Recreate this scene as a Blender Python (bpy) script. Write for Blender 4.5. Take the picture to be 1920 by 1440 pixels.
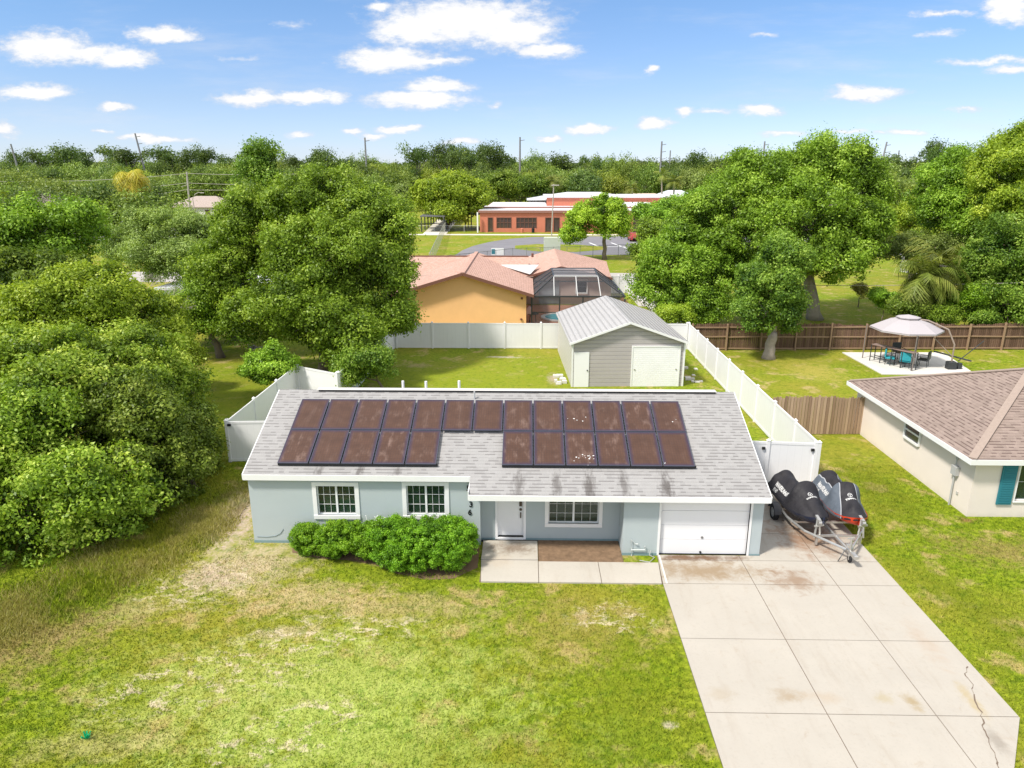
import bpy, math, random
import numpy as np
from mathutils import Vector, Matrix
R=math.radians
sc=bpy.context.scene
for o in list(bpy.data.objects): bpy.data.objects.remove(o)
col=sc.collection
# ------------------------------------------------------------ camera
CH=11.6; F=1333.0; PIT=R(16.22884); YAW=R(1.1554)
cam=bpy.data.cameras.new('camera'); co=bpy.data.objects.new('camera',cam); col.objects.link(co)
co.location=(0,0,CH); co.rotation_euler=(R(90)-PIT,0,YAW)
cam.sensor_width=36; cam.lens=36*F/1920; cam.clip_start=.1; cam.clip_end=6000
sc.camera=co
sc.render.resolution_x=1024; sc.render.resolution_y=768
sc.view_settings.view_transform='Standard'; sc.view_settings.look='None'
sc.view_settings.gamma=1; sc.view_settings.exposure=0.84
FW=Vector((-math.sin(YAW)*math.cos(PIT),math.cos(YAW)*math.cos(PIT),-math.sin(PIT)))
RT=Vector((math.cos(YAW),math.sin(YAW),0)); UP=RT.cross(FW)
def ray(x,y): return FW+RT*((x-960)/F)-UP*((y-720)/F)
def G(x,y,z=0): d=ray(x,y); t=(z-CH)/d.z; return Vector((d.x*t,d.y*t,z))      # photo point at height z
def GY(x,y,Y): d=ray(x,y); t=Y/d.y; return Vector((d.x*t,Y,CH+d.z*t))          # photo point at distance Y
# ------------------------------------------------------------ light
SUN_EL=R(54); SUN_AZ=R(234)   # azimuth clockwise from +Y : behind the camera, to its left
w=bpy.data.worlds.new('World'); sc.world=w; w.use_nodes=True
nt=w.node_tree; N=nt.nodes; L=nt.links; N.clear()
def nd(t,**k):
    n=N.new(t)
    for a,b in k.items(): setattr(n,a,b)
    return n
def setin(nt,n,i,v):
    if hasattr(v,'is_output'): nt.links.new(v,n.inputs[i])
    elif v is not None: n.inputs[i].default_value=v
def M_(nt,op,a,b=None,c=None,clamp=False):
    n=nt.nodes.new('ShaderNodeMath'); n.operation=op; n.use_clamp=clamp
    setin(nt,n,0,a); setin(nt,n,1,b); setin(nt,n,2,c); return n.outputs[0]
def V_(nt,op,a,b=None,out=0):
    n=nt.nodes.new('ShaderNodeVectorMath'); n.operation=op; setin(nt,n,0,a); setin(nt,n,1,b); return n.outputs[out]
def mixc(nt,f,a,b,bt='MIX'):
    n=nt.nodes.new('ShaderNodeMix'); n.data_type='RGBA'; n.blend_type=bt
    setin(nt,n,0,f)
    for i,v in((6,a),(7,b)):
        if isinstance(v,tuple) and len(v)==3: v=(*v,1)
        setin(nt,n,i,v)
    return n.outputs[2]
def noise(nt,vec,scale,detail=3,rough=.5,out=0,dist=0):
    n=nt.nodes.new('ShaderNodeTexNoise'); setin(nt,n,'Vector',vec); n.inputs['Scale'].default_value=scale
    n.inputs['Detail'].default_value=detail; n.inputs['Roughness'].default_value=rough; n.inputs['Distortion'].default_value=dist
    return n.outputs[out]
def ramp(nt,f,stops,interp='LINEAR'):
    n=nt.nodes.new('ShaderNodeValToRGB'); n.color_ramp.interpolation=interp; setin(nt,n,0,f)
    e=n.color_ramp.elements
    while len(e)<len(stops): e.new(.5)
    for k,(p,c) in enumerate(stops):
        e[k].position=p; e[k].color=(*c,1) if not isinstance(c,(int,float)) else (c,c,c,1)
    return n.outputs[0]
def sst(nt,f,a,b):
    n=nt.nodes.new('ShaderNodeMapRange'); n.interpolation_type='SMOOTHSTEP'
    setin(nt,n,0,f); n.inputs[1].default_value=a; n.inputs[2].default_value=b; return n.outputs[0]
sky=nd('ShaderNodeTexSky',sky_type='NISHITA',sun_disc=False,sun_elevation=SUN_EL,sun_rotation=SUN_AZ,altitude=0,air_density=1.0,dust_density=.25,ozone_density=3.0)
tc=nd('ShaderNodeTexCoord'); sep=nd('ShaderNodeSeparateXYZ'); L.new(tc.outputs['Generated'],sep.inputs[0])
ay=M_(nt,'MAXIMUM',M_(nt,'ABSOLUTE',sep.outputs[1]),.02)
cu=M_(nt,'DIVIDE',sep.outputs[0],ay); cv=M_(nt,'DIVIDE',sep.outputs[2],ay)
cmb=nd('ShaderNodeCombineXYZ'); L.new(cu,cmb.inputs[0]); L.new(cv,cmb.inputs[1])
uv=cmb.outputs[0]
strv=V_(nt,'MULTIPLY',uv,(1,2.2,1))
n1=noise(nt,strv,22,6,.6,1); warp=V_(nt,'MULTIPLY',V_(nt,'SUBTRACT',n1,(.5,.5,.5)),(.045,.022,0))
uvw=V_(nt,'ADD',uv,warp)
n2=noise(nt,strv,46,7,.68)
# cumulus where they hang in the sky (photo point, half sizes, strength)
CL=[(88,88,92,31,1),(225,108,66,20,1),(165,98,60,18,1),(307,66,68,15,1),(65,173,75,13,1),(220,201,30,8,.9),
(870,40,165,44,1),(780,52,90,30,1),(965,60,85,34,1),(730,112,98,24,1),(820,117,60,9,.8),(1025,95,56,16,1),(708,15,34,10,.8),
(470,184,75,13,1),(580,184,74,12,1),(815,163,68,13,1),(785,187,104,15,1),(1622,176,74,13,1),(1600,172,34,14,1),(1425,208,47,11,1),
(1228,232,37,9,1),(1285,208,20,9,.9),(1103,242,46,9,1),(1030,260,28,6,1),(1895,12,56,32,1),(1220,132,11,8,.8),(748,243,46,7,1),
(700,255,28,7,.9),(660,243,24,6,.9),(560,253,28,7,.8),(300,262,66,7,.8),(255,257,36,6,.8),(1470,250,44,6,.7),(1700,245,36,6,.8),(1590,243,34,5,.7),
(870,264,40,6,.8),(6,243,26,12,.8),(1810,205,36,6,.6),(1865,115,110,8,.62),(1890,133,50,8,.75),(1765,24,70,6,.6),(1765,62,44,8,.55),
(190,245,22,4,.6),(1340,210,40,6,.55),(925,197,14,6,.5),(450,110,40,6,.35),(1430,65,30,5,.45),(1650,248,26,4,.5),(545,48,40,6,.3),
(-300,120,160,34,1),(-700,60,200,40,1),(2300,90,190,36,1),(2800,160,160,24,1),(300,-160,220,50,1),(1400,-220,260,60,1),(2100,-120,120,40,1),(-200,-300,240,60,1)]
acc=None; shd=None
for(px,py,rx,ry,wt) in CL:
    c=ray(px,py); u0,v0=c.x/c.y,c.z/c.y
    a=ray(px+rx,py); b=ray(px,py-ry); ru=abs(a.x/a.y-u0)*1.3; rv=abs(b.z/b.y-v0)*1.45
    dv=V_(nt,'MULTIPLY',V_(nt,'SUBTRACT',uvw,(u0,v0,0)),(1/ru,1/rv,0))
    m=M_(nt,'MULTIPLY',M_(nt,'SUBTRACT',1,V_(nt,'LENGTH',dv,out=1)),wt*1.35,clamp=False)
    acc=m if acc is None else M_(nt,'SMOOTH_MAX',acc,m,.12)
dens=M_(nt,'ADD',acc,M_(nt,'MULTIPLY',M_(nt,'SUBTRACT',n2,.50),1.35))
mask=sst(nt,dens,-.02,.85)
wisp=M_(nt,'MULTIPLY',sst(nt,noise(nt,V_(nt,'MULTIPLY',uv,(1.2,7,1)),3.2,6,.62),.46,.85),.42)
mask2=M_(nt,'MAXIMUM',mask,wisp)
tint=ramp(nt,M_(nt,'ADD',sst(nt,dens,.2,1.1),M_(nt,'MULTIPLY',M_(nt,'SUBTRACT',noise(nt,strv,16,6,.65),.5),1.6)),[(0,(3.5,3.7,4.1)),(.35,(4.2,4.25,4.4)),(1,(4.75,4.75,4.75))])
grad=M_(nt,'ADD',sst(nt,cv,0,.34),0)
skc=mixc(nt,1,sky.outputs[0],ramp(nt,M_(nt,'DIVIDE',cv,.36),[(0,(.56,.61,.86)),(.28,(.56,.58,.71)),(.85,(.50,.64,.74))]),'MULTIPLY')
zz=M_(nt,'MAXIMUM',sep.outputs[2],.05); c3=nd('ShaderNodeCombineXYZ'); L.new(M_(nt,'DIVIDE',sep.outputs[0],zz),c3.inputs[0]); L.new(M_(nt,'DIVIDE',sep.outputs[1],zz),c3.inputs[1])
fill_veil=M_(nt,'MULTIPLY',sst(nt,M_(nt,'ADD',sep.outputs[2],M_(nt,'MULTIPLY',M_(nt,'MAXIMUM',M_(nt,'MULTIPLY',sep.outputs[1],-1),0),.3)),.34,.55),M_(nt,'ADD',.55,M_(nt,'MULTIPLY',sst(nt,noise(nt,c3.outputs[0],1.6,5,.6),.4,.65),.4)))   # broken bright cloud added in the unseen sky overhead and behind, lifts fill light
out=mixc(nt,fill_veil,mixc(nt,mask2,skc,tint),(6.0,5.9,5.7))
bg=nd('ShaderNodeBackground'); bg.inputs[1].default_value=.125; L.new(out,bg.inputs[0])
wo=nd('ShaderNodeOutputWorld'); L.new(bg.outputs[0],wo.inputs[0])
sl=bpy.data.lights.new('sun','SUN'); sl.energy=2.8; sl.angle=R(7); sl.color=(1,.94,.84)
so=bpy.data.objects.new('sun',sl); col.objects.link(so)
sd=Vector((math.sin(SUN_AZ)*math.cos(SUN_EL),math.cos(SUN_AZ)*math.cos(SUN_EL),math.sin(SUN_EL)))
so.rotation_euler=sd.to_track_quat('Z','Y').to_euler()
# ------------------------------------------------------------ helpers
def tag(o,label=None,cat=None,group=None,kind=None):
    if label: o['label']=label
    if cat: o['category']=cat
    if group: o['group']=group
    if kind: o['kind']=kind
    return o
def empty(name,loc=(0,0,0),rz=0):
    o=bpy.data.objects.new(name,None); o.empty_display_size=.2; col.objects.link(o); o.location=loc; o.rotation_euler=(0,0,rz); return o
def thing(name,label,cat,loc=(0,0,0),rz=0,group=None): return tag(empty(name,loc,rz),label,cat,group)
class MB:
    def __init__(s): s.v=[]; s.f=[]
    def add(s,vs,fs):
        b=len(s.v); s.v+= [tuple(v) for v in vs]; s.f+=[tuple(b+i for i in f) for f in fs]; return s
    def box(s,x0,x1,y0,y1,z0,z1,mat=None):
        vs=[Vector((x,y,z)) for z in(z0,z1) for y in(y0,y1) for x in(x0,x1)]
        if mat: vs=[mat@v for v in vs]
        return s.add(vs,[(0,2,3,1),(4,5,7,6),(0,1,5,4),(2,6,7,3),(0,4,6,2),(1,3,7,5)])
    def bev(s,x0,x1,y0,y1,z0,z1,b=.02,mat=None):   # box with a chamfered top rim
        p=[(x0,y0,z0),(x1,y0,z0),(x1,y1,z0),(x0,y1,z0),(x0,y0,z1-b),(x1,y0,z1-b),(x1,y1,z1-b),(x0,y1,z1-b),(x0+b,y0+b,z1),(x1-b,y0+b,z1),(x1-b,y1-b,z1),(x0+b,y1-b,z1)]
        if mat: p=[mat@Vector(v) for v in p]
        return s.add(p,[(3,2,1,0),(0,1,5,4),(1,2,6,5),(2,3,7,6),(3,0,4,7),(4,5,9,8),(5,6,10,9),(6,7,11,10),(7,4,8,11),(8,9,10,11)])
    def prism(s,poly,z0,z1):
        n=len(poly); return s.add([(x,y,z0) for x,y in poly]+[(x,y,z1) for x,y in poly],[tuple(range(n))[::-1],tuple(range(n,2*n))]+[(i,(i+1)%n,n+(i+1)%n,n+i) for i in range(n)])
    def sheet(s,pts): return s.add(pts,[tuple(range(len(pts)))])
    def slab(s,pts,t):      # roof sheet: polygon with thickness t straight down
        n=len(pts); return s.add([Vector(p) for p in pts]+[Vector(p)-Vector((0,0,t)) for p in pts],[tuple(range(n)),tuple(range(n,2*n))[::-1]]+[((i+1)%n,i,n+i,n+(i+1)%n) for i in range(n)])
    def bar(s,a,b,w,h=None):
        a=Vector(a); b=Vector(b); h=h or w; d=(b-a); q=d.to_track_quat('Z','Y').to_matrix().to_4x4(); q.translation=a
        return s.box(-w/2,w/2,-h/2,h/2,0,d.length,q)
    def tube(s,pts,r,n=8,cap=True):
        pts=[Vector(p) for p in pts]; r=r if isinstance(r,(list,tuple)) else [r]*len(pts); b=len(s.v); vs=[]
        for i,p in enumerate(pts):
            d=(pts[min(i+1,len(pts)-1)]-pts[max(i-1,0)]).normalized()
            u=d.cross(Vector((0,0,1)) if abs(d.z)<.95 else Vector((1,0,0))).normalized(); v=d.cross(u)
            vs+=[p+(u*math.cos(2*math.pi*k/n)+v*math.sin(2*math.pi*k/n))*r[i] for k in range(n)]
        fs=[(i*n+k,i*n+(k+1)%n,(i+1)*n+(k+1)%n,(i+1)*n+k) for i in range(len(pts)-1) for k in range(n)]
        if cap: fs+=[tuple(range(n))[::-1],tuple(range((len(pts)-1)*n,len(pts)*n))]
        return s.add(vs,fs)
    def lathe(s,prof,n=20,c=(0,0,0),mat=None):
        vs=[Vector((c[0]+r*math.cos(2*math.pi*k/n),c[1]+r*math.sin(2*math.pi*k/n),c[2]+z)) for r,z in prof for k in range(n)]
        if mat: vs=[mat@v for v in vs]
        return s.add(vs,[(i*n+k,i*n+(k+1)%n,(i+1)*n+(k+1)%n,(i+1)*n+k) for i in range(len(prof)-1) for k in range(n)])
    def build(s,name,mat,parent=None,smooth=False,loc=None):
        me=bpy.data.meshes.new(name); me.from_pydata(s.v,[],s.f)
        uvl=me.uv_layers.new(name='UVMap'); me.update()
        co_=np.array([v.co[:] for v in me.vertices]) if len(me.vertices) else np.zeros((0,3))
        uvs=np.zeros((len(me.loops),2))
        for p in me.polygons:
            n=p.normal
            if abs(n.z)>.999: u=Vector((1,0,0)); v=Vector((0,1,0))
            else:
                u=Vector((0,0,1)).cross(n).normalized(); v=n.cross(u)
            li=range(p.loop_start,p.loop_start+p.loop_total)
            for l in li:
                c=Vector(co_[me.loops[l].vertex_index]); uvs[l]=(c.dot(u),c.dot(v))
        uvl.data.foreach_set('uv',uvs.ravel())
        if smooth: me.polygons.foreach_set('use_smooth',[True]*len(me.polygons))
        if mat: me.materials.append(mat)
        o=bpy.data.objects.new(name,me); col.objects.link(o)
        if parent: o.parent=parent
        if loc: o.location=loc
        return o
def struct(o): o['kind']='structure'; return o
# ------------------------------------------------------------ materials
def newmat(name):
    m=bpy.data.materials.new(name); m.use_nodes=True; t=m.node_tree; b=t.nodes['Principled BSDF']; return m,t,b
def spec(b,v): b.inputs['Specular IOR Level'].default_value=v
def bump(t,b,h,s=.3,d=.02):
    n=t.nodes.new('ShaderNodeBump'); n.inputs['Strength'].default_value=s; n.inputs['Distance'].default_value=d
    t.links.new(h,n.inputs['Height']); t.links.new(n.outputs[0],b.inputs['Normal'])
def simple(name,c,rough=.7,var=.12,scale=3.,metal=0,bs=0,sp=.3,fine=40):
    m,t,b=newmat(name); g=t.nodes.new('ShaderNodeNewGeometry').outputs['Position']
    n=noise(t,g,scale,5,.65); k=mixc(t,n,tuple(x*(1-var) for x in c),tuple(min(1,x*(1+var)) for x in c))
    t.links.new(k,b.inputs['Base Color']); b.inputs['Roughness'].default_value=rough; b.inputs['Metallic'].default_value=metal; spec(b,sp)
    if bs: bump(t,b,noise(t,g,fine,3,.6),bs,.01)
    return m
def pos(t): return t.nodes.new('ShaderNodeNewGeometry').outputs['Position']
def uvn(t): return t.nodes.new('ShaderNodeUVMap').outputs[0]
def blob(t,p,x,y,rx,ry,rot=0):
    d=V_(t,'SUBTRACT',p,(x,y,0))
    if rot:
        n=t.nodes.new('ShaderNodeVectorRotate'); n.rotation_type='Z_AXIS'; n.inputs['Angle'].default_value=-rot; t.links.new(d,n.inputs[0]); d=n.outputs[0]
    d=V_(t,'MULTIPLY',d,(1/rx,1/ry,0)); return M_(t,'SUBTRACT',1,V_(t,'LENGTH',d,out=1))
def shingle(name,c1,c2,dark,row=.143,wid=.3,stain=None):
    m,t,b=newmat(name); uv=uvn(t)
    br=t.nodes.new('ShaderNodeTexBrick'); t.links.new(uv,br.inputs['Vector']); br.offset=.5; br.squash=1
    br.inputs['Scale'].default_value=1; br.inputs['Brick Width'].default_value=wid; br.inputs['Row Height'].default_value=row
    br.inputs['Mortar Size'].default_value=.0; br.inputs['Bias'].default_value=0
    br.inputs['Color1'].default_value=(*c1,1); br.inputs['Color2'].default_value=(*c2,1)
    # dark shadow dashes at course edges, broken up tab by tab
    s=t.nodes.new('ShaderNodeSeparateXYZ'); t.links.new(uv,s.inputs[0])
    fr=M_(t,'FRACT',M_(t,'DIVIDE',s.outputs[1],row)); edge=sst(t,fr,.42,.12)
    rowi=M_(t,'FLOOR',M_(t,'DIVIDE',s.outputs[1],row))
    cb=t.nodes.new('ShaderNodeCombineXYZ'); t.links.new(M_(t,'FLOOR',M_(t,'ADD',M_(t,'DIVIDE',s.outputs[0],wid*.55),M_(t,'MULTIPLY',rowi,.37))),cb.inputs[0]); t.links.new(rowi,cb.inputs[1])
    wn=t.nodes.new('ShaderNodeTexWhiteNoise'); wn.noise_dimensions='2D'; t.links.new(cb.outputs[0],wn.inputs[0])
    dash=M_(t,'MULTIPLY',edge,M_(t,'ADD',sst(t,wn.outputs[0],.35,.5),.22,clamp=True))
    k=mixc(t,M_(t,'MULTIPLY',M_(t,'SUBTRACT',wn.outputs[0],.5),.22),br.outputs[0],(0,0,0))
    k=mixc(t,M_(t,'MULTIPLY',noise(t,pos(t),1.1,5,.7),.30),k,dark)
    k=mixc(t,sst(t,noise(t,pos(t),60,2,.6),.35,.75),k,mixc(t,.35,k,dark))
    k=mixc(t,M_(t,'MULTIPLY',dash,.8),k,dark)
    if stain:
        for q in stain:
            mk=sst(t,M_(t,'ADD',blob(t,pos(t),*q[:4]),M_(t,'MULTIPLY',M_(t,'SUBTRACT',noise(t,V_(t,'MULTIPLY',pos(t),(5,1.2,1)),2,5,.7),.5),1.9)),.15,.9)
            k=mixc(t,M_(t,'MULTIPLY',mk,q[4]),k,(.05,.04,.035))
    t.links.new(k,b.inputs['Base Color']); b.inputs['Roughness'].default_value=.9; spec(b,.15)
    bump(t,b,M_(t,'ADD',fr,M_(t,'MULTIPLY',noise(t,pos(t),90,2,.5),.4)),.5,.012)
    return m
def stucco(name,c,var=.06,sc_=45,bs=.35,grime=.15):
    m,t,b=newmat(name); p=pos(t); n=noise(t,p,1.2,5,.6)
    k=mixc(t,n,tuple(x*(1-var) for x in c),tuple(min(1,x*(1+var)) for x in c))
    s=t.nodes.new('ShaderNodeSeparateXYZ'); t.links.new(p,s.inputs[0])
    g=M_(t,'MULTIPLY',sst(t,M_(t,'ADD',s.outputs[2],M_(t,'MULTIPLY',noise(t,p,3,4,.7),.35)),.42,.12),grime)
    k=mixc(t,g,k,(.16,.13,.09)); t.links.new(k,b.inputs['Base Color']); b.inputs['Roughness'].default_value=.85; spec(b,.2)
    bump(t,b,noise(t,p,sc_,4,.6),bs,.01); return m
def vinyl():
    m,t,b=newmat('white_vinyl'); uv=uvn(t); s=t.nodes.new('ShaderNodeSeparateXYZ'); t.links.new(uv,s.inputs[0])
    fr=M_(t,'FRACT',M_(t,'DIVIDE',s.outputs[0],.28)); gr=sst(t,M_(t,'ABSOLUTE',M_(t,'SUBTRACT',fr,.5)),.475,.5)
    k=mixc(t,M_(t,'MULTIPLY',gr,.3),mixc(t,noise(t,pos(t),1.5,5,.6),(.82,.82,.84),(.76,.76,.78)),(.45,.45,.48))
    k=mixc(t,M_(t,'MULTIPLY',sst(t,noise(t,V_(t,'MULTIPLY',pos(t),(3,3,.6)),1.5,5,.7),.55,.8),.22),k,(.45,.47,.38))
    t.links.new(k,b.inputs['Base Color']); b.inputs['Roughness'].default_value=.45; spec(b,.4); return m
def wood(name,c1,c2,plank=.14):
    m,t,b=newmat(name); uv=uvn(t); s=t.nodes.new('ShaderNodeSeparateXYZ'); t.links.new(uv,s.inputs[0])
    wn=t.nodes.new('ShaderNodeTexWhiteNoise'); wn.noise_dimensions='1D'; t.links.new(M_(t,'FLOOR',M_(t,'DIVIDE',s.outputs[0],plank)),wn.inputs['W'])
    st=noise(t,V_(t,'MULTIPLY',uv,(30,2.5,1)),1,5,.7)
    k=mixc(t,M_(t,'ADD',M_(t,'MULTIPLY',wn.outputs[0],.5),M_(t,'MULTIPLY',st,.55),clamp=True),c1,c2)
    fr=M_(t,'FRACT',M_(t,'DIVIDE',s.outputs[0],plank)); gp=sst(t,M_(t,'ABSOLUTE',M_(t,'SUBTRACT',fr,.5)),.44,.49)
    k=mixc(t,gp,k,tuple(x*.25 for x in c1)); t.links.new(k,b.inputs['Base Color']); b.inputs['Roughness'].default_value=.9; spec(b,.1)
    bump(t,b,M_(t,'SUBTRACT',st,gp),.5,.015); return m
def ribbed(name,c,pitch,axis,rough=.45,metal=.3,depth=.7,e0=.82,e1=.97):
    m,t,b=newmat(name); uv=uvn(t); s=t.nodes.new('ShaderNodeSeparateXYZ'); t.links.new(uv,s.inputs[0])
    fr=M_(t,'FRACT',M_(t,'DIVIDE',s.outputs[axis],pitch)); e=sst(t,fr,e0,e1)
    k=mixc(t,noise(t,pos(t),1.2,4,.6),tuple(x*.9 for x in c),tuple(min(1,x*1.07) for x in c))
    k=mixc(t,M_(t,'MULTIPLY',e,depth),k,tuple(x*.3 for x in c))
    t.links.new(k,b.inputs['Base Color']); b.inputs['Roughness'].default_value=rough; b.inputs['Metallic'].default_value=metal
    bump(t,b,M_(t,'SUBTRACT',1,e),.6,.02); return m
def concrete(name,c,stains=(),base=.16):
    m,t,b=newmat(name); p=pos(t)
    k=mixc(t,noise(t,p,.8,6,.65),tuple(x*.86 for x in c),tuple(x*1.06 for x in c))
    k=mixc(t,sst(t,noise(t,p,14,4,.7),.5,.85),k,tuple(x*.84 for x in c))
    k=mixc(t,M_(t,'MULTIPLY',sst(t,noise(t,p,1.9,6,.72,dist=.4),.56,.8),base*3),k,(.33,.25,.17))
    k=mixc(t,M_(t,'MULTIPLY',sst(t,noise(t,V_(t,'MULTIPLY',p,(1.6,.22,1)),1.3,6,.75),.5,.78),.30),k,(.30,.24,.18))
    for q in stains:
        mk=sst(t,M_(t,'ADD',blob(t,p,*q[:4],*(q[6:7] or (0,))),M_(t,'MULTIPLY',M_(t,'SUBTRACT',noise(t,p,2.6,6,.72,dist=.5),.5),2.0)),.1,1.0)
        k=mixc(t,M_(t,'MULTIPLY',mk,q[4]),k,q[5])
    t.links.new(k,b.inputs['Base Color']); b.inputs['Roughness'].default_value=.88; spec(b,.2)
    bump(t,b,noise(t,p,60,4,.6),.25,.006); return m
def glass(name,tintc=(.02,.03,.03),tr=.55):
    m,t,b=newmat(name); b.inputs['Base Color'].default_value=(*tintc,1); b.inputs['Roughness'].default_value=.04; spec(b,.9)
    tp=t.nodes.new('ShaderNodeBsdfTransparent'); tp.inputs[0].default_value=(.8,.9,.85,1)
    mx=t.nodes.new('ShaderNodeMixShader'); mx.inputs[0].default_value=tr; t.links.new(b.outputs[0],mx.inputs[1]); t.links.new(tp.outputs[0],mx.inputs[2])
    t.links.new(mx.outputs[0],t.nodes['Material Output'].inputs[0]); return m
def screenmesh(name,c,tr=.5):
    m,t,b=newmat(name); b.inputs['Base Color'].default_value=(*c,1); b.inputs['Roughness'].default_value=.9
    tp=t.nodes.new('ShaderNodeBsdfTransparent'); mx=t.nodes.new('ShaderNodeMixShader'); mx.inputs[0].default_value=tr
    t.links.new(b.outputs[0],mx.inputs[1]); t.links.new(tp.outputs[0],mx.inputs[2]); t.links.new(mx.outputs[0],t.nodes['Material Output'].inputs[0]); return m
def leafmat(name,dark,mid,light,trans=.35):
    m,t,b=newmat(name); a=t.nodes.new('ShaderNodeAttribute'); a.attribute_name='rnd'; f=a.outputs['Fac']
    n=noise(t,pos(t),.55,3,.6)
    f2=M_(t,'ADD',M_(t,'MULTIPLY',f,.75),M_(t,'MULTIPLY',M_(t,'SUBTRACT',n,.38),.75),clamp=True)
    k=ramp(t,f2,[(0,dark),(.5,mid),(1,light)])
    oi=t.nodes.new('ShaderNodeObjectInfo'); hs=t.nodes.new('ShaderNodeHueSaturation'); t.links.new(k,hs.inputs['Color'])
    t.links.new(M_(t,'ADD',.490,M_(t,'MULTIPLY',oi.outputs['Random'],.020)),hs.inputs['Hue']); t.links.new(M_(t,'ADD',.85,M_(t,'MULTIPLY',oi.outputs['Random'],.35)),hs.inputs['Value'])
    k=hs.outputs[0]
    t.links.new(k,b.inputs['Base Color']); b.inputs['Roughness'].default_value=.45; spec(b,.3)
    tr=t.nodes.new('ShaderNodeBsdfTranslucent'); t.links.new(mixc(t,.6,k,mixc(t,1,k,(1.5,1.5,.45),'MULTIPLY')),tr.inputs[0])
    mx=t.nodes.new('ShaderNodeMixShader'); mx.inputs[0].default_value=trans-.03; t.links.new(b.outputs[0],mx.inputs[1]); t.links.new(tr.outputs[0],mx.inputs[2])
    t.links.new(mx.outputs[0],t.nodes['Material Output'].inputs[0]); return m
MW=simple('white_paint',(.78,.78,.78),.5,.04,bs=0); MWG=simple('white_door_paint',(.82,.82,.84),.4,.03)
MBLUE=stucco('blue_grey_stucco',(.43,.485,.50)); MBLUED=simple('blue_grey_base',(.20,.29,.31),.8,.1)
MCREAM=stucco('cream_stucco',(.76,.68,.62)); MORG=stucco('orange_stucco',(.90,.53,.25),.08,30,.3)
MROOF=shingle('light_grey_shingle',(.395,.388,.384),(.375,.368,.365),(.15,.14,.14),.145,.30,
 stain=[(-.2,20.5,.3,.9,.5),(1.0,20.5,.25,.9,.55),(2.0,20.4,.3,1.0,.65),(3.1,20.5,.25,.9,.5),(4.4,20.35,.35,1.0,.7),(-5.3,20.95,.2,.4,.6),(-6.6,20.95,.25,.35,.6),(-4.1,20.95,.2,.3,.5)])
MBROOF=shingle('brown_shingle',(.38,.30,.26),(.31,.245,.21),(.08,.05,.045),.15,.32)
MPROOF=shingle('salmon_shingle',(.66,.43,.36),(.58,.37,.30),(.26,.15,.12),.15,.32)
MTROOF=shingle('tan_shingle',(.50,.42,.38),(.46,.38,.34),(.25,.2,.18),.15,.32)
MVIN=vinyl(); MWOOD=wood('dark_weathered_wood',(.065,.038,.026),(.24,.15,.105)); MWOOD2=wood('grey_brown_wood',(.15,.09,.055),(.56,.41,.29))
MRAIL=simple('wood_rail',(.33,.22,.14),.9,.3,5)
MCON=concrete('driveway_concrete',(.445,.41,.36),[(5.4,20.15,2.4,.35,1,(.15,.09,.06)),(5.5,19.4,2.8,.9,.8,(.26,.18,.10)),(8.0,18.9,1.2,1.0,.75,(.24,.15,.09)),(9.4,21.6,1.7,2.2,.85,(.26,.15,.09)),(9.6,23.8,1.6,1.4,.7,(.26,.16,.10)),
 (6.1,13.95,.55,.4,.55,(.30,.22,.13)),(6.9,13.9,.7,.35,.35,(.38,.28,.18)),(8.9,13.8,.3,.45,.7,(.30,.22,.10)),(8.3,13.9,.4,.3,.45,(.36,.29,.15)),(4.6,14.0,.45,.4,.35,(.33,.26,.17)),(10.3,13.9,.25,.9,.5,(.38,.28,.10)),(10.4,16,.5,1.6,.35,(.40,.30,.22)),(10.1,12.6,.25,.6,.5,(.2,.17,.14))])
MWALK=concrete('walk_concrete',(.48,.445,.39),[(-.5,20.6,1.4,.6,.9,(.20,.15,.11)),(-.9,19.8,.9,.7,.3,(.45,.36,.27)),(3.4,19.9,.7,.35,.5,(.30,.22,.15))],.06)
MPAT=concrete('patio_concrete',(.66,.64,.60),(),.02)
MJOINT=simple('dark_joint',(.17,.13,.10),.95,.3,6)
MASPH=simple('asphalt',(.20,.195,.215),.95,.22,.25,bs=.3); MROADL=simple('pale_asphalt',(.42,.39,.37),.95,.12,.4)
MPWALK=simple('pale_path',(.66,.62,.52),.9,.1,.5)
MMULCH=simple('brown_mulch',(.20,.13,.08),.95,.7,6,bs=1,fine=25)
MDIRT=simple('dirt',(.20,.13,.08),.95,.3,3,bs=.5)
MSTEEL=simple('galvanised_steel',(.55,.54,.52),.38,.15,8,metal=.75); MALU=simple('dark_metal',(.055,.06,.065),.45,.2,8,metal=.3)
MBLACK=simple('black_rubber',(.02,.02,.022),.7,.2,10); MDARK=simple('dark_interior',(.045,.045,.045),.9,.3,2)
MSHED=ribbed('grey_lap_siding',(.44,.41,.41),.23,1,.6,.1,.75); MSHEDL=ribbed('pale_lap_siding',(.62,.60,.57),.23,1,.5,.1,.55)
MMET=ribbed('white_metal_roof',(.55,.54,.54),.285,0,.45,.1,.8,.6,.78); MROLL=ribbed('white_slats',(.82,.82,.83),.12,1,.5,0,.16); MGAR=ribbed('white_door_panel',(.78,.78,.78),.53,1,.5,0,.28)
MGLASS=glass('window_glass',(.03,.06,.04),.4); MTEALC=simple('teal_curtain',(.03,.28,.34),.9,.3,6); MBLIND=ribbed('window_blind',(.5,.5,.46),.06,1,.7,0,.5)
MTEAL=simple('teal_shutter',(.03,.19,.24),.6,.1); MFASB=simple('brown_fascia',(.19,.085,.06),.7,.15)
MSCR=screenmesh('cage_screen',(.09,.09,.10),.62); MSCRT=screenmesh('cage_roof_screen',(.20,.20,.22),.35); MPOOL=simple('pool_water',(.03,.42,.52),.05,.25,1.5,sp=.8)
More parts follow.
